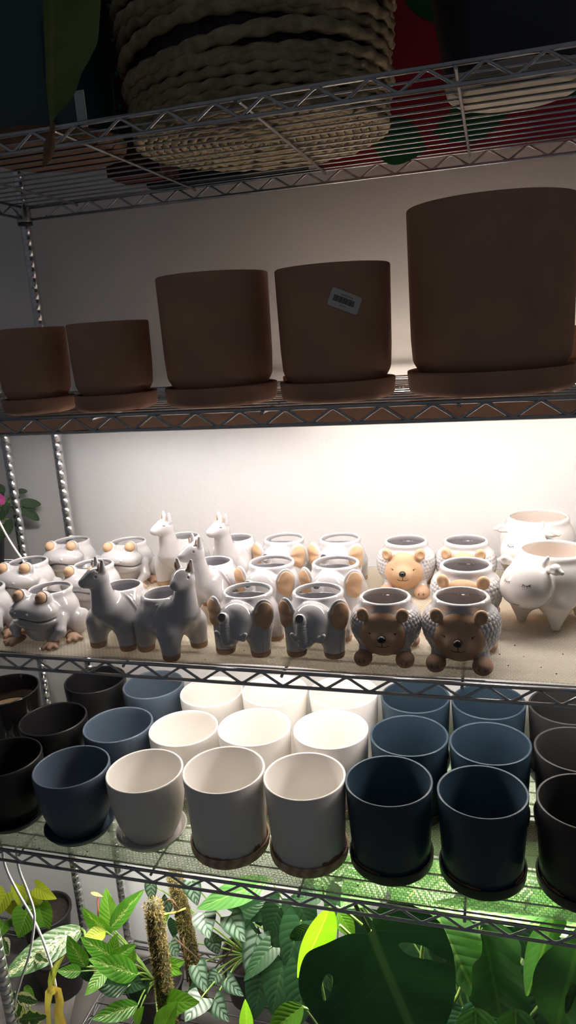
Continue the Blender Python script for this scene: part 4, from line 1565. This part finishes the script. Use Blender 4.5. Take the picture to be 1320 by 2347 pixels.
# mossy poles
def moss_pole(label, px, Y, ztop, r, lean=(0, 0), nst=5200):
    top = at(*px, Y)
    X = top[0]
    t = thing('moss_pole', label, 'moss pole', (X+lean[0], Y+lean[1], SE), 0)
    H = top[2]-SE
    core = MB(); prof = []
    rg = np.random.default_rng(int(px[0]))
    n = 26; V = []; F = []; m = 20
    ctr = lambda h: np.array([-lean[0]*h/H, -lean[1]*h/H]) if False else np.array([-lean[0], -lean[1]])*(h/H)
    for i in range(n+1):
        h = (H-.006)*i/n
        rr = r*.86*(1 if i < n-1 else (.8 if i == n-1 else .3))
        c = ctr(h)
        for k in range(m):
            a = 2*PI*k/m; q = rr*(1+.10*rg.standard_normal())
            V.append((c[0]+q*math.cos(a), c[1]+q*math.sin(a), h))
    for i in range(n):
        for k in range(m): F.append((i*m+k, i*m+(k+1) % m, (i+1)*m+(k+1) % m, (i+1)*m+k))
    F.append(tuple(range(n*m, n*m+m)))
    mesh('core', V, F, mat('moss_core', (.055, .048, .018), .95, 0, var=.5, scale=70), t)
    V = []; F = []
    for i in range(nst):
        h = rg.uniform(.0, H); a = rg.uniform(0, 2*PI)
        rr = r*.86 if h < H-.012 else r*.86*math.sqrt(max(.02, (H-h)/.012))
        c = ctr(h)
        p = np.array([c[0]+rr*math.cos(a), c[1]+rr*math.sin(a), h])
        out = np.array([math.cos(a), math.sin(a), rg.normal(.1, .6)]); out /= np.linalg.norm(out)
        tn = np.cross(out, rg.standard_normal(3)); tn /= np.linalg.norm(tn)
        L = rg.uniform(.005, .011); w = rg.uniform(.0005, .0010)
        mid = p+out*L*.45+tn*L*.35; end = p+out*L*.55+tn*L*1.0+np.array([0, 0, rg.normal(0, .002)])
        sd = np.cross(tn, out)*w
        k = len(V); V += [p-sd, p+sd, mid-sd, mid+sd, end]
        F += [(k, k+1, k+3, k+2), (k+2, k+3, k+4)]
    o = mesh('moss', V, F, mat('olive_moss', (.085, .085, .018), .9, 0, scale=38, col2=(.26, .19, .055), detail=6), t, False)
    o['kind'] = 'stuff'
    return t


moss_pole('mossy pole standing in front, its top just under the front rail', (349, 2062), .17, None, .0215)
moss_pole('darker mossy pole at the back behind the silver-veined leaves', (398, 1995), .40, None, .021, (.035, 0))

# silver-veined philodendron climbing the back pole
t = plant('philodendron', 'dark philodendron with silver-veined heart leaves around the back mossy pole', .30, .46)
for b, tp, yb, yt, w, m, nr in [
    ((346, 2026), (347, 2070), .42, .41, 30, M_SILVER, None), ((386, 2060), (374, 2112), .44, .43, 30, M_SILVER, None), ((438, 2020), (452, 2078), .36, .34, 44, M_SILVER, None),
    ((468, 2092), (478, 2150), .33, .28, 62, M_SILVER, None), ((528, 2098), (560, 2160), .32, .28, 58, M_SILVER, None), ((452, 2212), (472, 2278), .27, .22, 46, M_SILVER, None),
    ((462, 2286), (424, 2340), .20, .14, 62, M_SILVER, (0, -.6, .8)), ((492, 2290), (522, 2342), .20, .16, 48, M_SILVER, None), ((520, 2245), (556, 2284), .24, .21, 38, M_SILVER, None),
    ((390, 2160), (408, 2192), .38, .36, 46, M_SILVER, None), ((590, 2142), (566, 2248), .32, .26, 62, M_SILVER, (.2, -.9, .3)), ((604, 2150), (572, 2190), .36, .33, 60, M_DEEP, None),
    ((622, 2170), (556, 2248), .28, .22, 50, M_DEEP, (-.3, -.8, .5)), ((480, 2145), (512, 2156), .34, .31, 26, M_SILVER, None), ((486, 2150), (500, 2190), .36, .35, 40, M_SILVER, None),
    ((402, 2110), (396, 2150), .44, .42, 34, M_DEEP, None), ((560, 2130), (600, 2160), .36, .34, 50, M_DEEP, None), ((430, 2270), (452, 2320), .28, .25, 52, M_DEEP, None), ((500, 2230), (476, 2262), .28, .26, 36, M_SILVER, None)]:
    pleaf(t, m, b, tp, yb, yt, w, 'heart', nr if nr is not None else (.1, -.85, .45), stem=True, fold=.14, droop=.12)
MB().tube([at(x, y, .38)-org(t) for x, y in ((352, 2092), (375, 2096), (400, 2092), (425, 2082))], [.003, .0035, .003, .0025], 8).build('stem', M_PALESTEM, t)
for px in ([(380, 2070), (385, 2062), (395, 2062), (410, 2085)], [(478, 2240), (500, 2210), (520, 2190), (540, 2165)], [(400, 2150), (440, 2185), (480, 2225), (500, 2250)], [(420, 2150), (425, 2200), (430, 2250)]):
    MB().tube([at(x, y, .34)-org(t) for x, y in px], .0022, 7).build('stem', M_BROWNSTEM, t)
# dark background plant in the middle
t = plant('philodendron', 'dark leafy philodendron in the shadowed middle at the back of the bottom shelf', .50, .46)
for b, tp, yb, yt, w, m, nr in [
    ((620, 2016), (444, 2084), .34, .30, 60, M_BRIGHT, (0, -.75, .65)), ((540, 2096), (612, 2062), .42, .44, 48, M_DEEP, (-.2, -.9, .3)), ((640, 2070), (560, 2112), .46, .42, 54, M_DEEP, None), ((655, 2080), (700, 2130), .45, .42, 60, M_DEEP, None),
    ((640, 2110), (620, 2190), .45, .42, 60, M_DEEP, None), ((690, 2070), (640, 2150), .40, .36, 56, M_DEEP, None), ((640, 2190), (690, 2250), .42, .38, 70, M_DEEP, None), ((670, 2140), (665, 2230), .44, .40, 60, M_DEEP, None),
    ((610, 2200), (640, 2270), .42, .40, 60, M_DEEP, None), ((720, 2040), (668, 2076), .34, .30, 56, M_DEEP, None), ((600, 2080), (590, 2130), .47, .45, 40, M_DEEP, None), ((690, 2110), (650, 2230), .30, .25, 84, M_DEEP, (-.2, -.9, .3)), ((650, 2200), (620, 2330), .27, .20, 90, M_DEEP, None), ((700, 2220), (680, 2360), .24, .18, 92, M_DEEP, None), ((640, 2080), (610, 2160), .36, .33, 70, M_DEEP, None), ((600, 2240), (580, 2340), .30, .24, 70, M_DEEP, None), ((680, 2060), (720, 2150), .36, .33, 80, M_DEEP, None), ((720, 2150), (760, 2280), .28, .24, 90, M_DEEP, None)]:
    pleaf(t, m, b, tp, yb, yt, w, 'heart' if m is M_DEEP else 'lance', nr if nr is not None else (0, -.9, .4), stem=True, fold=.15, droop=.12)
# lime philodendron leaf and small curled leaf in the middle
t = plant('philodendron', 'glowing lime-green philodendron leaf hanging left of the dark monstera leaf', .60, .22)
pleaf(t, leaf_mat('glowing_lime_leaf', (.22, .52, .02), None, rough=.28, transl=.5, vein=(.45, .7, .1)), (757, 2078), (684, 2246), .13, .07, 78, 'lance', (.55, -.75, .35), stem=True, fold=.35, droop=.06, nv=24)
pleaf(t, M_DEEP, (712, 2124), (664, 2152), .16, .14, 32, 'oval', (0, -.9, .4), stem=True)
pleaf(t, M_MIDGREEN, (776, 2090), (812, 2150), .18, .15, 44, 'lance', (.2, -.9, .4), stem=True)
pleaf(t, leaf_mat('young_lime_leaf', (.20, .45, .03), None, rough=.3, transl=.4, vein=(.4, .6, .1)), (566, 2370), (562, 2286), .06, .05, 34, 'lance', (.3, -.9, .2), stem=True, fold=.5, droop=-.05)
pleaf(t, M_MIDGREEN, (694, 2306), (610, 2372), .07, .03, 62, 'lance', (-.1, -.75, .65), stem=True, fold=.15)
MB().tube([at(x, y, .07)-org(t) for x, y in ((692, 2308), (715, 2316), (745, 2342), (780, 2380))], .0028, 8).build('stem', M_STEM, t)
for px in ([(770, 2078), (800, 2095), (830, 2120)], [(778, 2120), (800, 2140), (815, 2170)], [(745, 2070), (742, 2050), (740, 2030)]):
    MB().tube([at(x, y, .15)-org(t) for x, y in px], .0030, 8).build('stem', M_STEM, t)

# monstera with large leaves on the right
t = plant('monstera_plant', 'big monstera with a dark glossy split leaf in front and bright leaves at right', .93, .30)


def mleaf(m, outline, holes, c_px, Y, nrm, vein, bend=None):
    V, F, UV = flat_leaf(outline, holes, c_px, Y, nrm, vein, bend)
    o3 = org(t)
    return mesh('leaf', [np.array(v)-o3 for v in V], F, m, t, True, UV)


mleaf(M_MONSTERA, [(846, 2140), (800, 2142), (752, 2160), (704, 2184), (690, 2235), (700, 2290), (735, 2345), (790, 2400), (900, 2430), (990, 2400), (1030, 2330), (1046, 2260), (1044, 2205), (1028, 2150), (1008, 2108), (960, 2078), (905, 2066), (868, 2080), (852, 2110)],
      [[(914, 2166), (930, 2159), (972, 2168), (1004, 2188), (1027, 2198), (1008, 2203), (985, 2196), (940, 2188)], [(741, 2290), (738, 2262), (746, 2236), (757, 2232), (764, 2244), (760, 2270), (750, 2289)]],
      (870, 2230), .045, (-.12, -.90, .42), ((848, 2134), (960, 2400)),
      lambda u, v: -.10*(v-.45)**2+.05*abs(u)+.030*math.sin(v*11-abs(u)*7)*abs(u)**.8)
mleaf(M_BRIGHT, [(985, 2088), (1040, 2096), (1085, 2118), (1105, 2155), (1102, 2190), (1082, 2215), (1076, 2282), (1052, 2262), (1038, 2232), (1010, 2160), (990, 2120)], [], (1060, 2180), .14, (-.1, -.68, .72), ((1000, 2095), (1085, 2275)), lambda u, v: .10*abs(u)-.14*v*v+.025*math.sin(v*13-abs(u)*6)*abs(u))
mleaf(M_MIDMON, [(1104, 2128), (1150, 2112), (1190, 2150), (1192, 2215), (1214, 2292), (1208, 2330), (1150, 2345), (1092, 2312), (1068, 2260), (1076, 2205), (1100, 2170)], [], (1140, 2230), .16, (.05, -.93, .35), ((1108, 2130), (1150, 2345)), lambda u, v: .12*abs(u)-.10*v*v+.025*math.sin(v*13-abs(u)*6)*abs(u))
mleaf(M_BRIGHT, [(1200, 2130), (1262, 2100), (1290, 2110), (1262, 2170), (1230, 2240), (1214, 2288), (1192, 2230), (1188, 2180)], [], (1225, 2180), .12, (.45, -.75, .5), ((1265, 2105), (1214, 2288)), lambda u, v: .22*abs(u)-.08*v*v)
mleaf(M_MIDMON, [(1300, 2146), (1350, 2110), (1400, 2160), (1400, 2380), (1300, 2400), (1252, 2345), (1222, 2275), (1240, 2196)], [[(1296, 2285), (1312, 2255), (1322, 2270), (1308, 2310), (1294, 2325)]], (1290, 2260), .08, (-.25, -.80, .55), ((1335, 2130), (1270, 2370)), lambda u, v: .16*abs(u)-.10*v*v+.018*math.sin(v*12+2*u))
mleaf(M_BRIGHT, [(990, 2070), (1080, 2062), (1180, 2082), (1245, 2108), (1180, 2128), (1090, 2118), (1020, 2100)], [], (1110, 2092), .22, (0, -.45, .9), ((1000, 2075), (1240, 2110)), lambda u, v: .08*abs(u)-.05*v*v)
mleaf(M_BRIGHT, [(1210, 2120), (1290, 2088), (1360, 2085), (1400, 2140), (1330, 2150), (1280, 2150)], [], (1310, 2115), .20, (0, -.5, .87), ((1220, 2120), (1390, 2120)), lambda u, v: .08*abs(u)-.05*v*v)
for c, hw in (((1090, 2350), 46), ((1182, 2352), 46)):
    x, y = c
    mleaf(M_BRIGHT, [(x-hw, y+5), (x-hw*.75, y-25), (x, y-40), (x+hw*.7, y-25), (x+hw, y+5), (x+hw*.6, y+60), (x, y+80), (x-hw*.6, y+60)], [], (x, y), .035, (0, -.7, .7), ((x, y-40), (x, y+80)), lambda u, v: .10*abs(u)-.12*v*v)
# bright upper leaves close under the shelf, seen through the clear liner
for b, tp, yb, yt, w in [((800, 1960), (850, 2060), .44, .36, 120), ((900, 1950), (930, 2070), .42, .34, 130), ((1000, 1970), (1020, 2080), .40, .30, 130), ((1100, 1960), (1120, 2080), .42, .34, 130), ((1200, 1980), (1230, 2100), .40, .32, 130), ((1300, 2000), (1320, 2120), .38, .30, 130),
                         ((850, 2010), (780, 2080), .34, .28, 100), ((960, 2030), (900, 2100), .30, .24, 110), ((1160, 2040), (1080, 2110), .30, .25, 110), ((1290, 2060), (1200, 2110), .28, .24, 100), ((740, 1980), (720, 2060), .44, .38, 90), ((1370, 1960), (1340, 2060), .42, .36, 120)]:
    pleaf(t, M_BRIGHT, b, tp, yb, yt, w, 'heart', (0, -.7, .7), stem=True, fold=.12, droop=.1)
# dark undergrowth of the same plant
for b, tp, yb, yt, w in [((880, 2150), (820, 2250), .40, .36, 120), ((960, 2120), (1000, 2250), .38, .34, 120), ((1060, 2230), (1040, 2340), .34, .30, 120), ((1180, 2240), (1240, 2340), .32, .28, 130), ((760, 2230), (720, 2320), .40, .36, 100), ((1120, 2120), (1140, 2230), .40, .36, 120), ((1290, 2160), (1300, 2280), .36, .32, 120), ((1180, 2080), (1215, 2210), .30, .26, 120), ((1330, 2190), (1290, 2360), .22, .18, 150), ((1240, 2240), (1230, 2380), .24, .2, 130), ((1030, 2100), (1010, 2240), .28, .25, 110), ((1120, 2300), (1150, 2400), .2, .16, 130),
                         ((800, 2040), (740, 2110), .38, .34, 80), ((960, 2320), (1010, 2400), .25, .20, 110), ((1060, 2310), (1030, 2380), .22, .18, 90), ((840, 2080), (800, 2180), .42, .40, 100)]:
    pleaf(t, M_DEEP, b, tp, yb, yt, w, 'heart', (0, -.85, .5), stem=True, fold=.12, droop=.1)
for px, Y in (([(812, 2070), (828, 2098), (846, 2134)], .06), ([(1000, 2095), (985, 2110), (970, 2160), (960, 2250)], .2), ([(1108, 2130), (1090, 2180), (1050, 2280), (1010, 2350)], .22), ([(1335, 2130), (1280, 2250), (1200, 2350)], .2), ([(848, 2134), (870, 2180), (900, 2260), (930, 2360)], .10)):
    MB().tube([at(x, y, Y)-org(t) for x, y in px], .0042, 8).build('petiole', M_STEM, t)

# african violet on the neighbouring unit at shelf C
M_VIOLETLEAF = leaf_mat('fuzzy_violet_leaf', (.045, .085, .040), None, rough=.7, transl=.15, vein=(.10, .14, .07))
M_PINK = mat('pink_petal', (.75, .12, .42), .6, 0)
c = np.array([-.365, .50])
t = thing('african_violet', 'african violet with a pink flower behind the chrome post at the left edge', 'plant', (c[0], c[1], SURF['C']), 0)
MB().lathe(rounded([(0, 0), (.040, 0), (.052, .075), (.055, .075), (.055, .085), (.049, .085), (.038, .006), (0, .006)], .002, 2), 40).build('nursery_pot', M_NURSERY, t)
for b, tp, yb, yt, w in [((40, 1128), (63, 1124), .575, .60, 16), ((44, 1152), (94, 1155), .57, .60, 23), ((50, 1162), (90, 1193), .57, .59, 22), ((22, 1150), (0, 1192), .50, .48, 22), ((10, 1130), (-10, 1110), .52, .52, 22), ((2, 1140), (8, 1128), .5, .5, 16), ((6, 1200), (-6, 1245), .48, .46, 26), ((20, 1190), (20, 1225), .52, .5, 24), ((2, 1160), (-30, 1170), .5, .5, 24)]:
    pleaf(t, M_VIOLETLEAF, b, tp, yb, yt, w, 'oval', (.1, -.8, .5), stem=[c[0], c[1], SURF['C']+.085], fold=.12, droop=.1)
fl = MB()
f0 = at(2, 1144, .46)-org(t)
for k in range(5):
    a = 2*PI*k/5+.3
    V, F, UV = leaf_grid(f0, f0+np.array([math.cos(a)*.016, -.003, math.sin(a)*.016]), (0, -1, 0), .017, 'oval', fold=0, droop=.1, nu=3, nv=6)
    fl.add(V, F)
fl.build('flower', M_PINK, t)
# ------------------------------------------------------------------ world and view
w = bpy.data.worlds.new('room'); SC.world = w; w.use_nodes = True
bg = w.node_tree.nodes['Background']
bg.inputs['Color'].default_value = (.85, .90, 1.0, 1); bg.inputs['Strength'].default_value = .07
SC.view_settings.view_transform = 'Standard'
SC.view_settings.look = 'None'
SC.view_settings.exposure = 0.0
SC.view_settings.gamma = 1.0
SC.view_settings.use_curve_mapping = False
SC.cycles.max_bounces = 10
SC.cycles.diffuse_bounces = 6
SC.cycles.transparent_max_bounces = 16
SC.cycles.transmission_bounces = 6
SC.cycles.caustics_reflective = False
SC.cycles.caustics_refractive = False
SC.cycles.sample_clamp_indirect = 6
